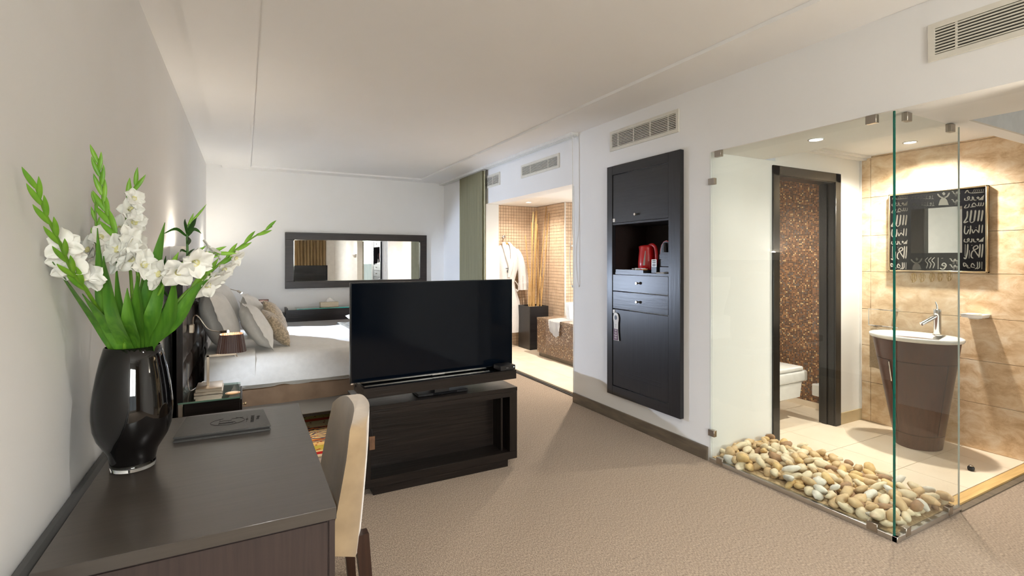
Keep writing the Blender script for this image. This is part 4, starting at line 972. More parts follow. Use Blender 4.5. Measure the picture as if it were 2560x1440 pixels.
# kettle
m_red = M('red_plastic', srgb(196, 22, 28), .3, col2=srgb(186, 18, 24), coat=.3)
KC = Vector((2.965, 3.195, 1.304))
t = thing('electric_kettle', 'red plastic electric kettle in the cupboard niche', 'kettle', KC-Vector((0, 0, .012)))
obj('power_base', lathe(NB(), [(.070, -.012), (.074, -.006), (.066, .002)], KC, 30), m_black, t, 40)
def kring(r, z, sp=0): # plan with a spout bulge to +y
    return [KC+Vector((r*.92*math.cos(a), r*math.sin(a)+sp*max(0, math.sin(a))**6, z)) for a in [2*math.pi*k/36 for k in range(36)]]
bm = NB(); loft(bm, [kring(.068, .003), kring(.074, .008), kring(.073, .07), kring(.068, .13), kring(.063, .165, .012), kring(.061, .190, .026), kring(.060, .203, .030), kring(.050, .210, .018), kring(.02, .214, 0)])
obj('body', bm, m_red, t, 50)
obj('handle', tube(NB(), smoothline([KC+Vector(p) for p in ((-.0, -.03, .206), (-.0, -.065, .213), (0, -.098, .195), (0, -.112, .145), (0, -.112, .08), (0, -.098, .035), (0, -.07, .02))]), .012, 10, sx=1.25), m_red, t, 60)
bm = NB(); rows = []
for z in (.045, .07, .10, .13, .15, .165):
    rk = .0735-.0105*max(0, (z-.07)/.095); a0, a1 = 198+14*(z-.045)/.12, 214+4*(z-.045)/.12
    rows.append([KC+Vector(((rk+.0018)*.92*math.cos(R(a0+(a1-a0)*q/4)), (rk+.0018)*math.sin(R(a0+(a1-a0)*q/4)), z)) for q in range(5)])
loft(bm, rows, cap=False, closed=False); obj('water_gauge', bm, M('grey_gauge', (.35, .30, .29), .3), t, 60)
# capsule coffee machine
MC = Vector((2.965, 2.925, 1.289))
t = thing('coffee_machine', 'small dark capsule coffee machine beside the red kettle', 'coffee machine', MC)
def mring(x, s=1): return [(-.058*s, .10), (-.058*s, .17), (-.046*s, .215), (-.025*s, .243), (0, .252), (.025*s, .243), (.046*s, .215), (.058*s, .17), (.058*s, .10)]
m_mach = M('charcoal_plastic', (.03, .032, .036), .4); m_red2 = M('orange_red_shell', srgb(206, 70, 52), .35)
bm = NB(); prism(bm, mring(0), lambda a, b: MC+Vector((-.055, a, b)), (.19, 0, 0)); obj('housing', bm, m_mach, t)
bm = NB(); P0 = mring(0); P1 = [(a*1.13, b+(.006 if b > .1 else 0)) for a, b in P0]
loft(bm, [[MC+Vector((-.05, a, b)) for a, b in P0], [MC+Vector((-.05, a, b)) for a, b in P1], [MC+Vector((.13, a, b)) for a, b in P1], [MC+Vector((.13, a, b)) for a, b in P0]], cap=False, closed=False); obj('shell', bm, m_red2, t)
bx_ = box('drip_base', MC.x-.075, MC.x+.13, MC.y-.062, MC.y+.062, MC.z, MC.z+.055, m_black, t, .006)
box('cup_grid', MC.x-.066, MC.x-.054, MC.y-.056, MC.y+.056, MC.z+.055, MC.z+.15, m_mach, t)
for k in range(7): box('grid_rib', MC.x-.069, MC.x-.0655, MC.y-.056, MC.y+.056, MC.z+.062+.0125*k, MC.z+.067+.0125*k, m_black, t)
obj('spout', lathe(NB(), [(.022, .165), (.024, .19), (.018, .235), (.006, .24)], MC+Vector((-.056, 0, 0)), 16), m_black, t, 50)
t = thing('info_card', 'small white printed card leaning on the coffee machine', 'card', (2.878, 3.02, 1.29))
cdd = box('card', 2.876, 2.879, 2.99, 3.045, 1.338, 1.398, m_white, t); box('card_stand', 2.872, 2.888, 2.985, 3.045, 1.2895, 1.338, m_black, t, .002)
bm = NB()
for z in (1.385, 1.372, 1.357, 1.345): bx(bm, 2.8752, 2.8762, 2.998, 3.036, z, z+.006)
obj('print_lines', bm, m_dark, cdd)
t = thing('tea_tray', 'black tray with sachets at the front of the niche', 'tray', (2.86, 3.28, 1.288))
bm = NB(); bx(bm, 2.83, 2.93, 3.09, 3.43, 1.2885, 1.293); bx(bm, 2.83, 2.834, 3.09, 3.43, 1.293, 1.312); bx(bm, 2.926, 2.93, 3.09, 3.43, 1.293, 1.312); bx(bm, 2.834, 2.926, 3.09, 3.094, 1.293, 1.312); bx(bm, 2.834, 2.926, 3.426, 3.43, 1.293, 1.312)
obj('tray_body', bm, m_caby, t)
for k, (y, c_) in enumerate(((3.13, (222, 140, 40)), (3.155, (200, 60, 44)), (3.185, (196, 190, 120)), (3.215, (210, 204, 190)), (3.25, (120, 110, 90)))):
    s_ = thing('sachet', ['orange sachet at the right end of the tea tray', 'red sachet second from the right in the tea tray', 'pale green sachet in the middle of the tea tray', 'cream sachet left of the middle of the tea tray', 'brown sachet at the left of the tea tray'][k], 'sachet', (2.88, y, 1.293), group='sachets in the tea tray')
    bm = NB(); loft(bm, [[Vector((2.862+.04*i, y+dy, 1.294+dz)) for dy, dz in ((-.011, .0), (.011, 0), (.0095, .026+.006*(k % 2)), (-.0125, .028))] for i in (0, .25, .75, 1)]); obj('packet', bm, M('sachet_paper', srgb(*c_), .5), s_)
    bx_ = box('crimp', 2.862, 2.902, y-.014, y+.011, 1.3185+.004*(k % 2), 1.3225+.004*(k % 2), m_white, s_)
t = thing('saucer_plate', 'flat white square plate in front of the coffee machine', 'plate', (2.855, 2.93, 1.288))
bm = NB(); loft(bm, [[Vector((2.855+a*s, 2.90+b*s*1.4, 1.2885+z)) for a, b in ((-1, -1), (1, -1), (1, 1), (-1, 1))] for s, z in ((.026, 0), (.034, .008), (.033, .009), (.028, .004))]); obj('plate', bm, m_white, t)
# door hanger
t = thing('door_hanger', 'white and purple door hanger card on the lower cupboard door', 'door hanger', (XF, 3.40, .70))
pr = [(-.034, .0), (.034, .0), (.026, .09), (.028, .15), (.034, .18), (.034, .20), (.024, .228), (0, .238), (-.024, .228), (-.034, .20), (-.034, .18), (-.028, .15), (-.026, .09)]
Hh = [(.016*math.cos(a), .195+.02*math.sin(a)) for a in [2*math.pi*k/13 for k in range(13)]]
def hang(x, dy, tilt, lo, hi, mat, par):
    f = lambda a, b: Vector((x, 3.40+dy-a*math.cos(tilt)+b*math.sin(tilt), .705+b))
    bm = NB(); prism(bm, [p for p in pr], f, (.0012, 0, 0)); return obj('card', bm, mat, par)
c1 = hang(XF-.003, 0, 0, 0, 1, m_white, t); c2 = hang(XF-.006, -.006, .03, 0, 1, m_white, t)
bm = NB(); prism(bm, [(-.032, .003), (.032, .003), (.0255, .09), (.0262, .098), (-.0262, .098), (-.0255, .09)], lambda a, b: Vector((XF-.0072, 3.40-a, .705+b)), (.0010, 0, 0)); obj('purple_print', bm, M('purple_print', srgb(112, 84, 104), .6), c1)
bm = NB(); prism(bm, Hh, lambda a, b: Vector((XF-.0075, 3.40-a, .705+b)), (.0012, 0, 0)); obj('hole', bm, m_black, c1)
bm = NB()
for z, w_ in ((.088, .014), (.080, .010), (.066, .014), (.058, .012), (.044, .020), (.037, .013), (.024, .016), (.016, .014)): bx(bm, XF-.0078, XF-.0072, 3.40-w_, 3.40+w_, .705+z, .705+z+.0035)
obj('white_lettering', bm, m_white, c1)
bm = NB()
for z, w_ in ((.135, .010), (.126, .004), (.118, .005), (.110, .003)): bx(bm, XF-.0072, XF-.0065, 3.40-w_, 3.40+w_, .705+z, .705+z+.003)
obj('grey_lettering', bm, M('grey_ink', (.2, .2, .22), .6), c1)

# ------------------------------------------------------------------ alcove contents
t = thing('bamboo_planter', 'tall square black planter holding bamboo canes in the alcove corner', 'planter', (3.95, 6.75, ZF))
m_pl = wood('black_stained_planter', (.014, .013, .015), (.006, .006, .007), 0, .35, .2)
px0, px1, py0, py1, pz = 3.785, 4.115, 6.575, 6.935, .685
for nm, b in (('panel', (px0, px1, py0, py0+.018)), ('panel', (px0, px1, py1-.018, py1)), ('panel', (px0, px0+.018, py0+.018, py1-.018)), ('panel', (px1-.018, px1, py0+.018, py1-.018))):
    box(nm, b[0], b[1], b[2], b[3], ZF+.001, pz, m_pl, t, .002)
box('soil', px0+.018, px1-.018, py0+.018, py1-.018, ZF+.002, pz-.035, m_dark, t)
rp = random.Random(3)
bm = NB()
for k in range(70):
    x, y = rp.uniform(px0+.035, px1-.035), rp.uniform(py0+.035, py1-.035)
    r = bmesh.ops.create_icosphere(bm, subdivisions=1, radius=rp.uniform(.012, .02))['verts']
    for v in r: v.co = Vector((v.co.x*1.3+x, v.co.y+y, v.co.z*.6+pz-.028))
o = obj('white_pebbles', bm, M('white_gravel', (.7, .68, .62), .7), t, 60); o['kind'] = 'stuff'
m_bam = M('dry_bamboo', srgb(204, 166, 106), .45, col2=srgb(174, 134, 82), scale=(20, 20, 3))
canes = [((1313, 588), (1330, 772), 6.85, 6.80), ((1333, 530), (1326, 772), 6.78, 6.70), ((1339, 528), (1333, 772), 6.84, 6.74), ((1342, 526), (1336, 772), 6.80, 6.78), ((1378, 505), (1344, 772), 6.80, 6.72), ((1376, 532), (1352, 772), 6.72, 6.72), ((1343, 560), (1358, 772), 6.86, 6.80), ((1329, 556), (1331, 772), 6.88, 6.84), ((1346, 600), (1347, 772), 6.84, 6.86), ((1323, 670), (1322, 772), 6.70, 6.68), ((1352, 690), (1353, 772), 6.64, 6.64)]
lab = ['short bamboo cane leaning left above the robe sleeve', 'bamboo cane, leftmost of the tall upright pair', 'upright bamboo cane in the middle of the bunch', 'upright bamboo cane nearest the wall corner', 'longest bamboo cane leaning right up to the ceiling', 'bamboo cane leaning right beside the longest one', 'bamboo cane leaning left across the bunch', 'slim bamboo cane behind the left upright pair', 'bamboo cane ending halfway up at the wall corner', 'shortest bamboo cane at the left of the planter', 'short bamboo cane at the right front of the planter']
for k, (a, b, ya, yb) in enumerate(canes):
    A, B = at(*a, ya), at(*b, yb); A.z = min(A.z, 2.235); A.x = min(A.x, XA-.02); B.z = .66
    B.x = min(max(B.x, px0+.04), px1-.04); B.y = min(max(B.y, py0+.04), py1-.04)
    t = thing('bamboo_cane', lab[k], 'bamboo cane', B, group='bamboo canes in the planter')
    n = 11; pts = [B.lerp(A, i/(n-1)) for i in range(n)]
    obj('cane', tube(NB(), pts, [.0095*(1-.25*i/(n-1)) for i in range(n)], 8), m_bam, t, 50)
    bm = NB()
    for i in range(1, n-1): tube(bm, [pts[i]-(A-B).normalized()*.004, pts[i], pts[i]+(A-B).normalized()*.004], [.0098, .0112, .0098], 8)
    obj('node_rings', bm, m_bam, t, 50)
# tiled bathtub surround, backrest, towel
t = thing('bathtub', 'bathtub clad in bronze mosaic with a stone rim in the alcove', 'bathtub', (4.3, 5.2, ZF))
bm = NB(); bx(bm, 3.685, 4.98, 3.98, 6.19, ZF+.055, .545); obj('mosaic_surround', bm, m_mosaic2, t)
box('plinth', 3.705, 4.98, 3.98, 6.17, ZF, ZF+.055, m_skirt, t)
m_rim = mosaic('bronze_rim_mosaic', 1/.0145, [(0, srgb(112, 90, 72)), (.4, srgb(132, 110, 92)), (.8, srgb(152, 132, 112))])
bm = NB()
for b in ((3.68, 3.86, 3.98, 6.195), (3.86, 4.98, 5.98, 6.195), (4.82, 4.98, 3.98, 5.98), (3.86, 4.82, 3.98, 4.15)): bx(bm, *b, .545, .572)
obj('rim', bm, m_rim, t)
bm = NB(); loft(bm, [[Vector((x, y, z)) for x, y in ((3.86+i, 4.15+i), (4.82-i, 4.15+i), (4.82-i, 5.98-i), (3.86+i, 5.98-i))] for i, z in ((0, .571), (.01, .56), (.05, .2), (.08, .15))]); obj('basin', bm, m_white, t, 40)
t = thing('bath_cushion', 'folded grey-white padded bath mat cushion standing on the tub rim', 'bath cushion', (3.98, 5.80, .572))
m_pad = M('pale_grey_pad', srgb(206, 204, 202), .6)
def padlayer(y0, par):
    bm = NB(); prism(bm, [(3.90, .575), (4.46, .575), (4.46, .80), (3.93, .80)], lambda a, b: Vector((a, y0+.32*(b-.575), b)), (0, .030, 0))
    bmesh.ops.bevel(bm, geom=list(bm.edges), offset=.008, segments=3, affect='EDGES'); return obj('pad', bm, m_pad, par, 40)
for k in range(3): padlayer(5.68+.034*k, t)
t = thing('bath_towel', 'white towel draped over the front edge of the mosaic tub', 'towel', (3.72, 5.7, .572))
m_towel = M('terry_towel', (.78, .76, .72), .95, col2=(.70, .68, .64), scale=(160, 160, 160), bump=.4, sheen=.4)
bm = NB(); g = []
for i in range(16):
    row = []
    for j in range(30):
        u = i/15; s = j/29; y = 5.60+.30*u*(1-.55*max(0, s-.55))-.03*s; L = .62*s
        if L < .40: x, z = 4.08-L, .578+.004*noise.noise(Vector((u*5, L*12, 0)))
        else:
            k = L-.40; x = 3.68-.012-.02*min(1, k*8)+.014*noise.noise(Vector((u*6, k*6, 3))); z = .577-k*(.55+.45*(1-abs(u-.35)))
        row.append(bm.verts.new((x, y, z)))
    g.append(row)
for a, b in zip(g, g[1:]):
    for j in range(29): bm.faces.new((a[j], a[j+1], b[j+1], b[j]))
bmesh.ops.solidify(bm, geom=bm.faces[:], thickness=.006); obj('cloth', bm, m_towel, t, 80)
t = thing('grab_rail', 'short white metal shower rail on the tiled wall beside the cord', 'rail', (4.42, 6.2, 1.62))
obj('bar', tube(NB(), [(4.30, 6.22, 1.60), (4.9, 6.22, 1.60)], .012, 12), m_white, t, 50); obj('bracket', tube(NB(), [(4.33, 6.22, 1.60), (4.33, 6.285, 1.60)], [.010, .018], 10), m_chrome, t, 40)

# robe on hook and hanger
t = thing('wall_hook', 'chrome robe hook on the tiled alcove wall', 'hook', (3.575, YRB, 1.76))
hk = at(1260, 592, 7.10)
obj('rosette', tube(NB(), [(hk.x, YRB-.004, hk.z), (hk.x, YRB-.02, hk.z), (hk.x, YRB-.028, hk.z)], [.026, .026, .012], 18), m_chrome, t, 40)
obj('peg', tube(NB(), smoothline([(hk.x, YRB-.02, hk.z), (hk.x, YRB-.07, hk.z-.006), (hk.x, YRB-.085, hk.z+.02)]), .007, 8), m_chrome, t, 50)
t = thing('coat_hanger', 'pale wooden coat hanger on the chrome hook', 'hanger', (hk.x, 7.05, hk.z-.14))
m_hang = M('hanger_wood', srgb(206, 150, 84), .4, col2=srgb(180, 124, 62), scale=(6, 40, 40))
HY = 7.052
obj('wire_hook', tube(NB(), smoothline([(hk.x, HY, hk.z-.115), (hk.x, HY, hk.z-.03), (hk.x+.012, HY, hk.z+.008), (hk.x, HY, hk.z+.018), (hk.x-.014, HY, hk.z+.006)]), .0028, 8), m_chrome, t, 60)
bm = NB(); tube(bm, smoothline([(hk.x-.15, HY-.01, hk.z-.20), (hk.x-.07, HY-.005, hk.z-.135), (hk.x, HY, hk.z-.112), (hk.x+.07, HY-.005, hk.z-.135), (hk.x+.15, HY-.01, hk.z-.20)]), [.010+.010*math.sin(math.pi*i/24) for i in range(25)], 10, sx=1.1, sy=.7); obj('shoulder_bar', bm, m_hang, t, 60)
t = thing('bathrobe', 'white waffle bathrobe hanging on the wooden hanger, dark logo on the chest', 'bathrobe', (hk.x+.03, 7.0, .24))
m_robe = M('waffle_cotton', (.80, .77, .76), .9, col2=(.66, .63, .62), scale=(130, 130, 260), contrast=(.42, .6), bump=.5, sheen=.2)
def cloth_tube(bm, secs, n=40, amp=.012, seed=0):
    "stack of elliptical sections (cx, cy, z, rx, ry) with vertical folds"
    loft(bm, [[Vector((cx+rx*math.cos(a)*(1+amp/rx*math.sin(6*a+seed)), cy+ry*math.sin(a)+amp*noise.noise(Vector((math.cos(a)*3, z*2.5, seed))), z)) for a in [2*math.pi*k/n for k in range(n)]] for cx, cy, z, rx, ry in secs])
hx = hk.x
bm = NB(); cloth_tube(bm, [(hx-.01, 7.04, 1.63, .055, .035), (hx, 7.03, 1.60, .13, .05), (hx+.01, 7.02, 1.55, .185, .065), (hx+.015, 7.01, 1.45, .200, .078), (hx+.01, 7.0, 1.30, .185, .085), (hx+.0, 7.0, 1.15, .150, .080), (hx-.005, 7.0, 1.05, .125, .075), (hx-.0, 7.0, .95, .135, .085), (hx+.04, 7.0, .75, .165, .09), (hx+.07, 7.0, .50, .190, .09), (hx+.085, 7.0, .30, .200, .085), (hx+.09, 7.0, .255, .200, .08)], amp=.010, seed=2)
bd = obj('body', bm, m_robe, t, 75)
bm = NB(); tube(bm, smoothline([(hx+.15, 7.0, 1.54), (hx+.215, 6.99, 1.42), (hx+.255, 6.98, 1.25), (hx+.275, 6.975, 1.10), (hx+.285, 6.97, .98), (hx+.290, 6.97, .925)], 5), [.055, .070, .078, .084, .090, .094]+[.094]*20 if False else [.055+.04*min(1, i/22) for i in range(26)], 18, sx=1.0, sy=.75); obj('sleeve', bm, m_robe, t, 75)
bm = NB(); tube(bm, [(hx+.284, 6.97, 1.03), (hx+.291, 6.97, .92)], [.098, .102], 18, sx=1, sy=.76); obj('cuff', bm, m_robe, t, 60)
bm = NB(); tube(bm, smoothline([(hx-.15, 7.0, 1.53), (hx-.20, 6.99, 1.40), (hx-.22, 6.98, 1.20), (hx-.225, 6.98, 1.0)], 6), [.055+.03*min(1, i/16) for i in range(19)], 16, sx=1, sy=.7); obj('sleeve', bm, m_robe, t, 75)
bm = NB()
for s in (-1, 1):
    pts = smoothline([(hx+s*.045, 7.02, 1.66), (hx+s*.060, 6.965, 1.60), (hx+s*.045+.01, 6.925, 1.45), (hx+.02+s*.012, 6.905, 1.28), (hx-.01, 6.91, 1.12)], 5)
    tube(bm, pts, [.026+.006*math.sin(math.pi*i/20) for i in range(21)], 10, sx=.5, sy=1.1)
obj('shawl_collar', bm, m_robe, t, 70)
bm = NB(); cloth_tube(bm, [(hx-.003, 7.0, 1.035, .131, .082), (hx-.003, 7.0, 1.06, .133, .085), (hx-.003, 7.0, 1.08, .131, .082)], amp=.004); be = obj('belt', bm, m_robe, t, 60)
obj('belt_tail', tube(NB(), smoothline([(hx+.11, 6.93, 1.06), (hx+.16, 6.92, .98), (hx+.15, 6.92, .90), (hx+.12, 6.92, .93)]), .014, 8, sx=.4), m_robe, be, 60)
m_ink = M('robe_logo_ink', (.02, .02, .03), .8)
lx, lz = at(1271, 676, 6.9).x, at(1271, 676, 6.9).z; ly = 6.908
bm = NB(); tube(bm, [(lx+.020*math.cos(a), ly, lz-.012+.022*math.sin(a)) for a in [2*math.pi*k/20 for k in range(21)]], .003, 6)
for p in (((lx-.007, ly, lz-.024), (lx-.007, ly, lz)), ((lx+.006, ly, lz-.024), (lx+.006, ly, lz)), ((lx-.007, ly, lz-.012), (lx+.006, ly, lz-.012))): tube(bm, p, .0025, 5)
obj('logo', bm, m_ink, bd)
m3 = Matrix.Translation((lx+.008, ly-.002, lz+.030))@Matrix.Rotation(R(90), 4, 'X')
text('logo_lettering', 'HASDRUBAL', .019, m_ink, bd, m3, .002, bold=.0006)
# ------------------------------------------------------------------ washbasin
def atx(u, v, x):
    a = (u-CX_)/F_; b = (HY_-v)/F_; s, c = math.sin(YAW), math.cos(YAW)
    d = Vector((c*a+s, -s*a+c, b)); return d*(x/d.x)+Vector((0, 0, 1.4))
m_vanity = M('brown_vanity_veneer', srgb(88, 56, 42), .3, col2=srgb(72, 45, 34), scale=(60, 60, 3))
t = thing('washbasin', 'oval white washbasin on a tapered brown pedestal cabinet by the stone wall', 'washbasin', (4.40, 1.90, ZB))
def bsec(z, e=0):
    k = (z-ZB)/(.80-ZB); cx_ = 4.43+(4.375-4.43)*k; a = .137+(.268-.137)*k+e; b = .150+(.195-.150)*k+e
    return [Vector((min(cx_+b*math.cos(q), XT-.016), 1.90+a*math.sin(q), z)) for q in [2*math.pi*i/72 for i in range(72)]]
for nm, z0, z1 in (('plinth', ZB+.001, .125), ('cabinet_body', .128, .655), ('top_band', .658, .808)):
    bm = NB(); loft(bm, [bsec(z0+(z1-z0)*k/6) for k in range(7)]); o = obj(nm, bm, m_vanity, t, 40)
    if nm == 'cabinet_body': body = o
bm = NB(); loft(bm, [bsec(.12, -.006), bsec(.66, -.006)]); obj('core', bm, m_black, t)
def onbody(ang, z, e): 
    k = (z-ZB)/(.80-ZB); cx_ = 4.43-.055*k; a = .137+.131*k+e; b = .150+.045*k+e; q = R(ang); return Vector((cx_+b*math.cos(q), 1.90+a*math.sin(q), z))
for ang in (157, 248): obj('door_seam', tube(NB(), [onbody(ang, .13+.525*k/8, .0005) for k in range(9)], .0016, 6), m_black, body)
obj('handle', tube(NB(), [onbody(159, .50, .006), onbody(159, .645, .006)], .005, 8), m_chrome, body, 40)
bm = NB(); ex, ey = .212, .290; cxs, cys = 4.372, 1.90
def osec(s, z, sx=None): return [Vector((min(cxs+ex*s*math.cos(q), XT-.015), cys+ey*s*math.sin(q), z)) for q in [2*math.pi*i/72 for i in range(72)]]
loft(bm, [osec(.90, .806), osec(.97, .812), osec(1.0, .824), osec(.995, .838), osec(.965, .842), osec(.90, .836), osec(.75, .815), osec(.45, .775), osec(.15, .755)])
obj('basin', bm, m_white, t, 60)
obj('drain', lathe(NB(), [(.022, .757), (.020, .760), (.004, .759)], (cxs, cys, 0), 20), m_chrome, t, 40)
t = thing('basin_tap', 'chrome single-lever tap on the white washbasin', 'tap', (4.53, 1.82, .842))
TX, TY = 4.525, 1.823
obj('body', lathe(NB(), [(.030, .836), (.030, .843), (.024, .847), (.0225, .98), (.024, .982), (.024, 1.028), (.021, 1.031)], (TX, TY, 0), 24), m_chrome, t, 40)
bm = NB(); tube(bm, [(TX, TY, .985), (TX-.06, TY+.035, .945), (TX-.098, TY+.058, .920)], [.016, .0155, .015], 16); obj('spout', bm, m_chrome, t, 50)
obj('lever', tube(NB(), [(TX, TY, 1.03), (TX+.003, TY+.004, 1.06), (TX-.004, TY+.010, 1.085)], [.005, .006, .0045], 10), m_chrome, t, 50)

# ------------------------------------------------------------------ decorated mirror
XM = XT-.042
t = thing('ornate_mirror', 'small mirror with a black border of silver calligraphy in a gilt frame', 'mirror', (XT, 1.90, 1.3))
Q = lambda zx, zy: atx(2200+zx/4.8, 420+zy/4.8, XM)
yl, yr, zt, zb = Q(105, 700).y, Q(1295, 700).y, (Q(105, 322).z+Q(1290, 203).z)/2, (Q(105, 1235).z+Q(1290, 1265).z)/2
iy0, iy1, iz0, iz1 = Q(985, 800).y, Q(368, 800).y, (Q(368, 1020).z+Q(985, 1018).z)/2, (Q(368, 495).z+Q(985, 462).z)/2
fr = .012
bm = NB()
for b in ((yr, yl, zt-fr, zt), (yr, yl, zb, zb+fr), (yr, yr+fr, zb, zt), (yl-fr, yl, zb, zt)): bx(bm, XM-.008, XT-.012, *b, .003)
obj('gilt_frame', bm, m_brass, t, 50)
bm = NB()
for b in ((yr+fr, yl-fr, iz1, zt-fr), (yr+fr, yl-fr, zb+fr, iz0), (yr+fr, iy0, iz0, iz1), (iy1, yl-fr, iz0, iz1)): bx(bm, XM, XT-.014, *b)
bl_ = obj('black_border', bm, M('black_glass_border', (.005, .005, .006), .08, spec=.25), t)
box('mirror_glass', XM+.001, XT-.014, iy0, iy1, iz0, iz1, m_mirror, t)
m_sil = M('silver_inlay', (.80, .78, .72), .12, 1)
def rib(bm, pts, wd, cal=.6):
    "flat pen stroke through picture points, thicker downwards than sideways"
    P3 = [Vector((*p, 0)) for p in pts]
    P3 = smoothline(P3, 5) if len(P3) > 2 else P3
    n = len(P3); L = []
    for i, p in enumerate(P3):
        d = (P3[min(i+1, n-1)]-P3[max(i-1, 0)]).normalized(); nr = Vector((-d.y, d.x, 0))
        f = (cal+(1-cal)*abs(d.y))*(1 if 0 < i < n-1 else .45); L.append((p+nr*wd*f/2, p-nr*wd*f/2))
    loft(bm, [[Q(a.x, a.y), Q(b.x, b.y), Q(b.x, b.y)+Vector((-.0016, 0, 0)), Q(a.x, a.y)+Vector((-.0016, 0, 0))] for a, b in L])
def poly(bm, pts): prism(bm, pts, lambda a, b: Q(a, b), (-.0016, 0, 0))
def inlay(fn):
    bm = NB(); fn(bm); obj('silver_inlay', bm, m_sil, bl_)
def column(X, sx):
    f = lambda pts: [(X+sx*(x-1000), y) for x, y in pts]
    W = 13
    def r1(bm):
        rib(bm, f([(1020, 305), (1050, 268), (1085, 300), (1250, 290)]), W)
        for k in range(6): rib(bm, f([(1112+24*k, 296), (1135+22*k, 256)]), 10)
    def r2(bm):
        poly(bm, f([(1180, 385), (1250, 322), (1240, 385)])); poly(bm, f([(1155, 358), (1178, 340), (1200, 358), (1178, 376)]))
        rib(bm, f([(1160, 384), (1130, 384), (1120, 345)]), W); rib(bm, f([(1110, 340), (1105, 384), (1075, 384)]), W); rib(bm, f([(1070, 384), (1050, 360), (1068, 342), (1075, 365), (1050, 388), (1018, 384), (1022, 362)]), W)
    def r3(bm):
        for x in (1245, 1215, 1188): rib(bm, f([(x, 412), (x-6, 448), (x-26, 455)]), W)
        rib(bm, f([(1160, 455), (1130, 420), (1105, 455), (1150, 462), (1080, 470)]), W); rib(bm, f([(1075, 430), (1060, 470), (1015, 478), (1040, 440)]), W)
    def r4(bm):
        for x in (1228, 1188, 1142, 1092): rib(bm, f([(x+6, 505), (x, 560), (x-12, 640)]), 22)
        rib(bm, f([(1130, 640), (1100, 655), (1078, 640)]), W); rib(bm, f([(1050, 515), (1045, 590), (1010, 655), (1060, 640)]), 18)
    def r5(bm):
        for x in (1232, 1195): rib(bm, f([(x, 680), (x-5, 740), (x-10, 780)]), 15)
        rib(bm, f([(1185, 775), (1150, 740), (1120, 780), (1105, 735)]), W); rib(bm, f([(1090, 690), (1088, 740), (1078, 795)]), 15); rib(bm, f([(1070, 735), (1040, 790), (1015, 770), (1022, 690)]), 15); rib(bm, f([(1050, 705), (1062, 715)]), 12); rib(bm, f([(1150, 710), (1160, 720)]), 12)
    def r6(bm):
        poly(bm, f([(1180, 885), (1248, 828), (1238, 885)])); poly(bm, f([(1158, 858), (1176, 842), (1194, 858), (1176, 874)]))
        rib(bm, f([(1158, 886), (1130, 884), (1122, 848)]), W); rib(bm, f([(1105, 845), (1100, 886), (1075, 884)]), W); rib(bm, f([(1066, 882), (1048, 862), (1064, 846), (1070, 866), (1046, 888), (1012, 882), (1018, 850)]), W)
    def r7(bm):
        for x in (1230, 1198): rib(bm, f([(x+4, 912), (x, 990), (x-10, 1075)]), 18)
        rib(bm, f([(1185, 1060), (1150, 1010), (1120, 960), (1160, 930), (1175, 960), (1110, 1000), (1095, 1060), (1120, 1085)]), 15); rib(bm, f([(1075, 985), (1070, 1085)]), 15); rib(bm, f([(1055, 912), (1050, 1000), (1030, 1085), (1005, 1075)]), 18); rib(bm, f([(1025, 915), (1022, 1060)]), 16); rib(bm, f([(1095, 930), (1112, 926)]), 12)
    def r8(bm):
        rib(bm, f([(1225, 1125), (1222, 1215)]), 16)
        for x in (1195, 1170): rib(bm, f([(x, 1125), (x, 1190), (x-30, 1212)]), W)
        rib(bm, f([(1140, 1180), (1110, 1145), (1095, 1185), (1140, 1195)]), W); rib(bm, f([(1085, 1200), (1050, 1190), (1030, 1150), (1005, 1140), (1010, 1180), (1045, 1165), (1060, 1205)]), W)
    for r in (r1, r2, r3, r4, r5, r6, r7, r8): inlay(r)
column(1000, 1.0)
# left column sits lower on the picture because the wall recedes: reuse the same strokes, scaled towards the left border
_Q = Q
def Q(zx, zy, base=_Q): return base(zx, zy)
Lm = lambda zx, zy: _Q(130+(zx-1000)*.82, 332+(zy-255)*(1222-332)/(1222-255))
Q = Lm; column(1000, 1.0); Q = _Q
def figure(cx_, y0, y1, w_):
    h = y1-y0
    def fn(bm):
        poly(bm, [(cx_-w_*.42, y1), (cx_-w_*.30, y0+h*.62), (cx_-w_*.1, y0+h*.40), (cx_+w_*.1, y0+h*.40), (cx_+w_*.30, y0+h*.62), (cx_+w_*.44, y1-4)])
        poly(bm, [(cx_-w_*.13, y0+h*.12), (cx_+w_*.02, y0-2), (cx_+w_*.17, y0+h*.14), (cx_+w_*.03, y0+h*.28)])
        rib(bm, [(cx_-w_*.5, y0+h*.14), (cx_-w_*.28, y0+h*.36), (cx_, y0+h*.42), (cx_+w_*.3, y0+h*.34), (cx_+w_*.5, y0+h*.06)], 20)
    inlay(fn)
figure(763, 287, 448, 145); figure(440, 1075, 1220, 132)
def camel(x, y, s=1):
    def fn(bm):
        rib(bm, [(x, y), (x+18*s, y+4), (x+30*s, y+26), (x+50*s, y+30), (x+66*s, y+6), (x+84*s, y+26), (x+104*s, y+22)], 15)
        rib(bm, [(x+45*s, y+28), (x+84*s, y+28)], 18)
        for k in (46, 60, 84, 96): rib(bm, [(x+k*s, y+30), (x+(k-2)*s, y+62)], 8)
    inlay(fn)
for x, y in ((860, 280), (858, 378), (834, 1088), (834, 1160)): camel(x, y)
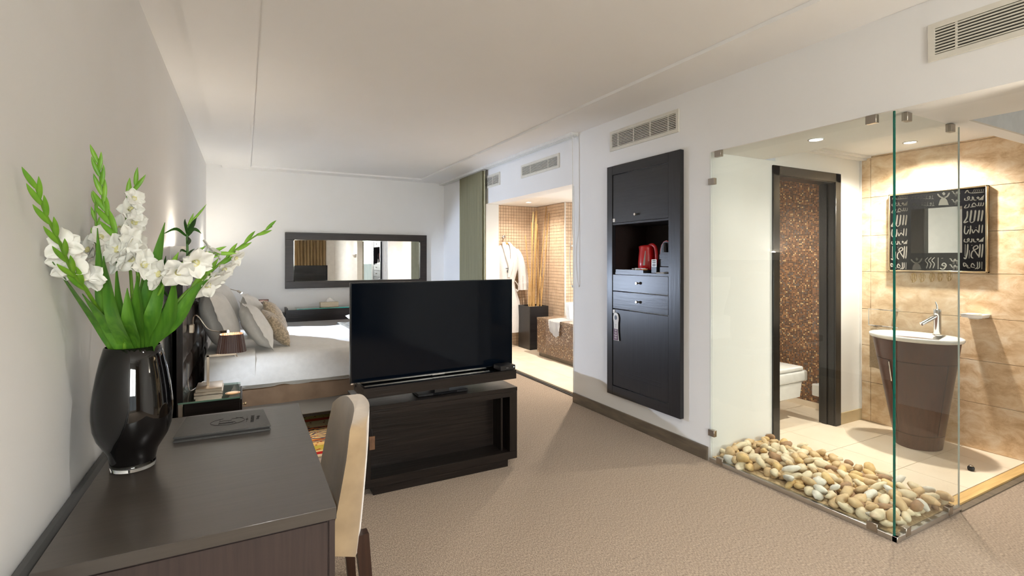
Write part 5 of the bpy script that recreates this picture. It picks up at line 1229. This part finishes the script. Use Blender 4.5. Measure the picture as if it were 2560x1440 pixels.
def small(x0, y0, n, h):
    def fn(bm):
        rr = random.Random(int(x0+y0))
        for k in range(n):
            x = x0+k*34; 
            rib(bm, [(x, y0+h*.9), (x+12, y0+h*(.5+.3*rr.random())), (x+26, y0+h*.85)], 9)
            if k % 2: rib(bm, [(x+14, y0+h*.1), (x+10, y0+h*.7)], 9)
            elif k % 3 == 0: rib(bm, [(x+6, y0+h*.5), (x+18, y0+h*.25), (x+24, y0+h*.55), (x+8, y0+h*.6)], 8)
            else: rib(bm, [(x+10, y0+h*.2), (x+18, y0+h*.28)], 9)
    inlay(fn)
small(380, 322, 8, 58); small(390, 402, 8, 60); 
def bt(bm):
    for x in (560, 600, 640): rib(bm, [(x+18, 1072), (x-16, 1110), (x+14, 1150), (x-4, 1205)], 10)
    rib(bm, [(700, 1075), (698, 1215)], 18); rib(bm, [(720, 1200), (760, 1215), (795, 1170), (770, 1140), (745, 1165), (790, 1180)], 16); rib(bm, [(735, 1085), (760, 1080)], 14)
inlay(bt)

# ------------------------------------------------------------------ small bathroom fittings
t = thing('towel_rail', 'thin square chrome towel ring on the stone wall left of the basin', 'towel rail', (4.66, 2.30, 1.0))
A, B_, Cc = atx(2172, 772, 4.62), atx(2228, 774, 4.62), atx(2172, 812, 4.62)
obj('rail', tube(NB(), [(4.62, A.y, Cc.z), (4.62, A.y, A.z), (4.62, B_.y, A.z), (4.62, B_.y-.06, A.z)], .004, 8), m_chrome, t)
obj('lower_rail', tube(NB(), [(4.62, A.y, Cc.z), (4.62, B_.y-.05, Cc.z)], .005, 8), m_chrome, t)
obj('mount', tube(NB(), [(4.62, B_.y, A.z), (4.66, B_.y, A.z), (XT-.012, B_.y, A.z)], [.008, .010, .018], 12), m_chrome, t, 40)
t = thing('hand_towel', 'small beige hand towel folded over the chrome ring', 'towel', (4.62, 2.28, .50))
bm = NB(); g = []
for i in range(10):
    y = A.y-.012-(.165)*i/9; row = []
    for k in range(22):
        s = k/21; z = Cc.z+.008-.36*abs(s-.5)*2; x = 4.62+(.012 if s < .5 else -.012)*min(1, abs(s-.5)*12)+.004*noise.noise(Vector((y*20, z*6, 1)))
        row.append(bm.verts.new((x, y, z+.004*math.sin(i))))
    g.append(row)
for a, b in zip(g, g[1:]):
    for j in range(21): bm.faces.new((a[j], a[j+1], b[j+1], b[j]))
bmesh.ops.solidify(bm, geom=bm.faces[:], thickness=.005); obj('cloth', bm, M('beige_terry', srgb(206, 186, 156), .95, col2=srgb(190, 168, 138), scale=(120, 120, 120), bump=.3), t, 80)
sp = atx(2438, 788, 4.635)
t = thing('soap_dish', 'white rectangular soap dish on a chrome bracket, right of the tap', 'soap dish', (4.64, sp.y, sp.z-.02))
bm = NB(); loft(bm, [[Vector((4.635+a*s*.062, sp.y+b*s*.066, sp.z+z)) for a, b in ((-1, -1), (1, -1), (1, 1), (-1, 1))] for s, z in ((.86, -.016), (1, .008), (.94, .008), (.84, -.004))]); obj('dish', bm, m_white, t)
box('bracket', 4.66, XT-.012, sp.y-.02, sp.y+.02, sp.z-.028, sp.z-.016, m_chrome, t, .002); box('holder', 4.60, 4.66, sp.y-.03, sp.y+.03, sp.z-.026, sp.z-.016, m_white, t, .003)
tag(base_origin(box('soap_bar', 4.61, 4.66, sp.y-.03, sp.y+.03, sp.z-.003, sp.z+.014, M('cream_soap', srgb(236, 222, 196), .5), None, .004, 2)), 'cream wrapped soap lying in the white dish', 'soap')
t = thing('door_stopper', 'small black rubber door stop on the bathroom tiles', 'door stop', (4.19, 1.507, ZB))
obj('rubber', lathe(NB(), [(.016, .0005), (.019, .010), (.019, .020), (.015, .026)], (4.19, 1.507, ZB), 18), m_black, t, 40); obj('cap', lathe(NB(), [(.011, .026), (.012, .032), (.006, .036)], (4.19, 1.507, ZB), 16), m_steel, t, 40)
# toilet
t = thing('wall_hung_toilet', 'square white wall-hung toilet seen through the doorway', 'toilet', (3.95, 2.85, .2))
bm = NB(); bx(bm, 3.565, 4.305, 2.655, 3.03, .345, .442, .02, 4); obj('bowl', bm, m_white, t, 50)
bm = NB(); loft(bm, [[Vector((x, y, z)) for x, y in ((3.565, 2.655+i), (e, 2.655+i), (e, 3.03-i), (3.565, 3.03-i))] for e, i, z in ((4.23, .01, .345), (4.22, .02, .216), (4.10, .06, .19))]); obj('bowl_base', bm, m_white, t, 40)
bm = NB(); bx(bm, 3.60, 4.245, 2.657, 3.028, .443, .480, .012, 3); obj('seat_lid', bm, m_white, t, 50)
pp = atx(2046, 975, 4.62)
t = thing('paper_holder', 'white paper roll on a small holder on the mosaic wall', 'paper roll', (4.62, pp.y, pp.z))
bm = NB(); tube(bm, [(4.62, pp.y, pp.z-.048), (4.62, pp.y, pp.z+.048)], .050, 24); obj('roll', bm, m_linen, t, 40)
obj('core_peg', tube(NB(), [(4.62, pp.y, pp.z-.055), (4.62, pp.y, pp.z+.062)], .008, 10), m_white, t); box('holder_arm', 4.62, XT-.035, pp.y-.01, pp.y+.01, pp.z-.062, pp.z-.052, m_white, t)

# ------------------------------------------------------------------ pebble bed
rp = random.Random(11)
def pebble(seed, el):
    bm = NB(); bmesh.ops.create_icosphere(bm, subdivisions=2, radius=1)
    for v in bm.verts:
        p = v.co.copy(); f = 1+.34*noise.noise(p*1.0+Vector((seed*3.1, 0, 0)))+.16*noise.noise(p*2.1+Vector((0, seed*1.7, 0)))
        v.co = Vector((p.x*el[0], p.y*el[1], p.z*el[2]))*f
    me = bpy.data.meshes.new('pebble'); bm.to_mesh(me); bm.free(); me.shade_smooth(); return me
kinds = [('tan', srgb(218, 190, 148), srgb(198, 166, 122), 'smooth tan'), ('cream', srgb(234, 220, 190), srgb(218, 200, 166), 'pale cream'),
         ('white', srgb(232, 228, 216), srgb(212, 206, 194), 'chalk-white'), ('brown', srgb(176, 138, 100), srgb(142, 112, 86), 'mottled brown'), ('yellow', srgb(228, 196, 140), srgb(208, 172, 114), 'honey-yellow')]
MS = {}
for nm, a, b, l in kinds:
    mt_ = M('pebble_'+nm, a, .65, col2=b, scale=(1.3, 1.3, 1.3), contrast=(.35, .7), bump=.1, bscale=(9, 9, 9))
    MS[nm] = []
    for k in range(4):
        me = pebble(k*5+len(nm)*7, [(1.0, .66, .46), (1.0, .8, .5), (1.1, .55, .45), (.9, .75, .6)][k]); me.materials.append(mt_); MS[nm].append(me)
st('trim_12', [(XR+.013, 3.498, 1.332, YW-.001, 0, .03)], M('gravel_bed_fill', srgb(214, 188, 148), .9, col2=srgb(180, 152, 112), scale=(60, 60, 60)))
lay = []
def put(n, z, dmin, zvar):
    tries = 0; got = []
    while len(got) < n and tries < 20000:
        tries += 1; x, y = rp.uniform(XR+.032, 3.488), rp.uniform(1.346, YW-.026)
        if all((x-a)**2+(y-b)**2 > dmin**2 for a, b in got): got.append((x, y))
    for x, y in got: lay.append((x, y, z+rp.uniform(-zvar, zvar)+.02*math.exp(-((x-3.15)/.2)**2)))
put(186, .046, .046, .006); put(114, .076, .057, .010)
for x, y, z in lay[:298]:
    nm, _, _, l = kinds[rp.choices(range(5), (34, 38, 7, 8, 13))[0]]
    o = bpy.data.objects.new('pebble', rp.choice(MS[nm])); C.objects.link(o); s_ = rp.uniform(.034, .048)
    o.scale = (s_, s_, s_); o.location = (x, y, z); o.rotation_euler = (rp.uniform(-.7, .7), rp.uniform(-.7, .7), rp.uniform(0, 6.28))
    if x < XR+.12: zone = 'lying against the long glass panel'
    elif y < 1.46: zone = 'lying against the short glass return'
    elif x > 3.36: zone = 'at the tile-floor edge of the gravel bed'
    elif y > 2.2: zone = 'heaped by the black door frame'
    elif y > 1.83: zone = 'in the far middle of the gravel bed'
    else: zone = 'in the near middle of the gravel bed'
    l = '%s %s pebble %s%s' % ('large' if s_ > .0415 else 'small', l, zone, ', on top' if z > .066 else '')
    tag(o, l, 'pebble', l.replace(' pebble ', ' pebbles '))

# ------------------------------------------------------------------ patterned rug
m_rug = bpy.data.materials.new('oriental_rug_pile'); m_rug.use_nodes = True; nt = m_rug.node_tree; pb = nt.nodes['Principled BSDF']; pb.inputs['Roughness'].default_value = .95; pb.inputs['Specular IOR Level'].default_value = .1
tc = nt.nodes.new('ShaderNodeTexCoord'); sp_ = nt.nodes.new('ShaderNodeSeparateXYZ'); nt.links.new(tc.outputs['Object'], sp_.inputs[0])
mr = nt.nodes.new('ShaderNodeMapRange'); mr.inputs[1].default_value = 3.78; mr.inputs[2].default_value = 4.98; nt.links.new(sp_.outputs[1], mr.inputs[0])
rp_ = nt.nodes.new('ShaderNodeValToRGB'); rp_.color_ramp.interpolation = 'CONSTANT'; e = rp_.color_ramp.elements
bands = [(0, (214, 186, 150)), (.035, (176, 30, 26)), (.075, (226, 190, 130)), (.10, (196, 170, 70)), (.19, (232, 184, 110)), (.27, (206, 112, 44)), (.31, (236, 194, 126)), (.52, (222, 120, 60)), (.56, (240, 212, 160)), (.70, (214, 84, 48)), (.76, (216, 190, 110)), (.88, (222, 140, 60)), (.95, (228, 196, 140))]
e[0].position = 0; e[0].color = (*srgb(*bands[0][1]), 1); e[1].position = bands[1][0]; e[1].color = (*srgb(*bands[1][1]), 1)
for p_, c_ in bands[2:]: k = e.new(p_); k.color = (*srgb(*c_), 1)
nt.links.new(mr.outputs[0], rp_.inputs[0])
mp = nt.nodes.new('ShaderNodeMapping'); mp.inputs['Scale'].default_value = (24, 24, 0); nt.links.new(tc.outputs['Object'], mp.inputs[0])
vo = nt.nodes.new('ShaderNodeTexVoronoi'); vo.distance = 'MANHATTAN'; vo.inputs['Scale'].default_value = 1; nt.links.new(mp.outputs[0], vo.inputs['Vector'])
wv = nt.nodes.new('ShaderNodeTexWave'); wv.wave_type = 'RINGS'; wv.inputs['Scale'].default_value = .35; wv.inputs['Distortion'].default_value = 9; nt.links.new(mp.outputs[0], wv.inputs['Vector'])
th = nt.nodes.new('ShaderNodeMath'); th.operation = 'GREATER_THAN'; th.inputs[1].default_value = .62; nt.links.new(wv.outputs['Fac'], th.inputs[0])
bn = nt.nodes.new('ShaderNodeMath'); bn.operation = 'COMPARE'; bn.inputs[1].default_value = .40; bn.inputs[2].default_value = .16; nt.links.new(mr.outputs[0], bn.inputs[0])
m1 = nt.nodes.new('ShaderNodeMath'); m1.operation = 'MULTIPLY'; nt.links.new(th.outputs[0], m1.inputs[0]); nt.links.new(bn.outputs[0], m1.inputs[1])
x1 = nt.nodes.new('ShaderNodeMix'); x1.data_type = 'RGBA'; nt.links.new(m1.outputs[0], x1.inputs[0]); nt.links.new(rp_.outputs[0], x1.inputs[6]); x1.inputs[7].default_value = (*srgb(46, 52, 78), 1)
t2 = nt.nodes.new('ShaderNodeMath'); t2.operation = 'LESS_THAN'; t2.inputs[1].default_value = .30; nt.links.new(vo.outputs['Distance'], t2.inputs[0])
x2 = nt.nodes.new('ShaderNodeMix'); x2.data_type = 'RGBA'; nt.links.new(t2.outputs[0], x2.inputs[0]); nt.links.new(x1.outputs[2], x2.inputs[6]); x2.inputs[7].default_value = (*srgb(168, 72, 40), 1); nt.links.new(x2.outputs[2], pb.inputs['Base Color'])
o = box('oriental_rug', -.05, .98, 3.78, 4.98, .0005, .009, m_rug, None, .003)
tag(o, 'colourful oriental rug with cream, red and navy bands in front of the bed', 'rug')

# ------------------------------------------------------------------ behind the camera (seen in mirror and screen)
m_drape = M('gold_satin_drape', srgb(186, 160, 116), .45, col2=srgb(160, 134, 94), scale=(4, 4, 1), sheen=.4)
def drapes(x0, x1, label):
    t = thing('window_drape', label, 'curtain', ((x0+x1)/2, YR+.1, 0))
    bm = NB(); n = 90; rings = []
    for z in (.02, .6, 1.2, 1.8, 2.5):
        rings.append([bm.verts.new((x0+(x1-x0)*k/n, YR+.10+.035*math.sin(k*.75+z*.5)+.012*math.sin(k*1.9+z), z)) for k in range(n+1)])
    for a, b in zip(rings, rings[1:]):
        for k in range(n): bm.faces.new((a[k], a[k+1], b[k+1], b[k]))
    bmesh.ops.solidify(bm, geom=bm.faces[:], thickness=.004); obj('cloth', bm, m_drape, t, 70); box('curtain_rod', x0-.03, x1+.03, YR+.09, YR+.11, 2.5, 2.52, m_steel, t)
drapes(1.42, 2.55, 'gold satin curtain beside the window behind the viewer, reflected in the mirror')
sconce('lit wall sconce on the right wall behind the viewer, reflected in the mirror', XR, .32, 1.50, -1, 14)
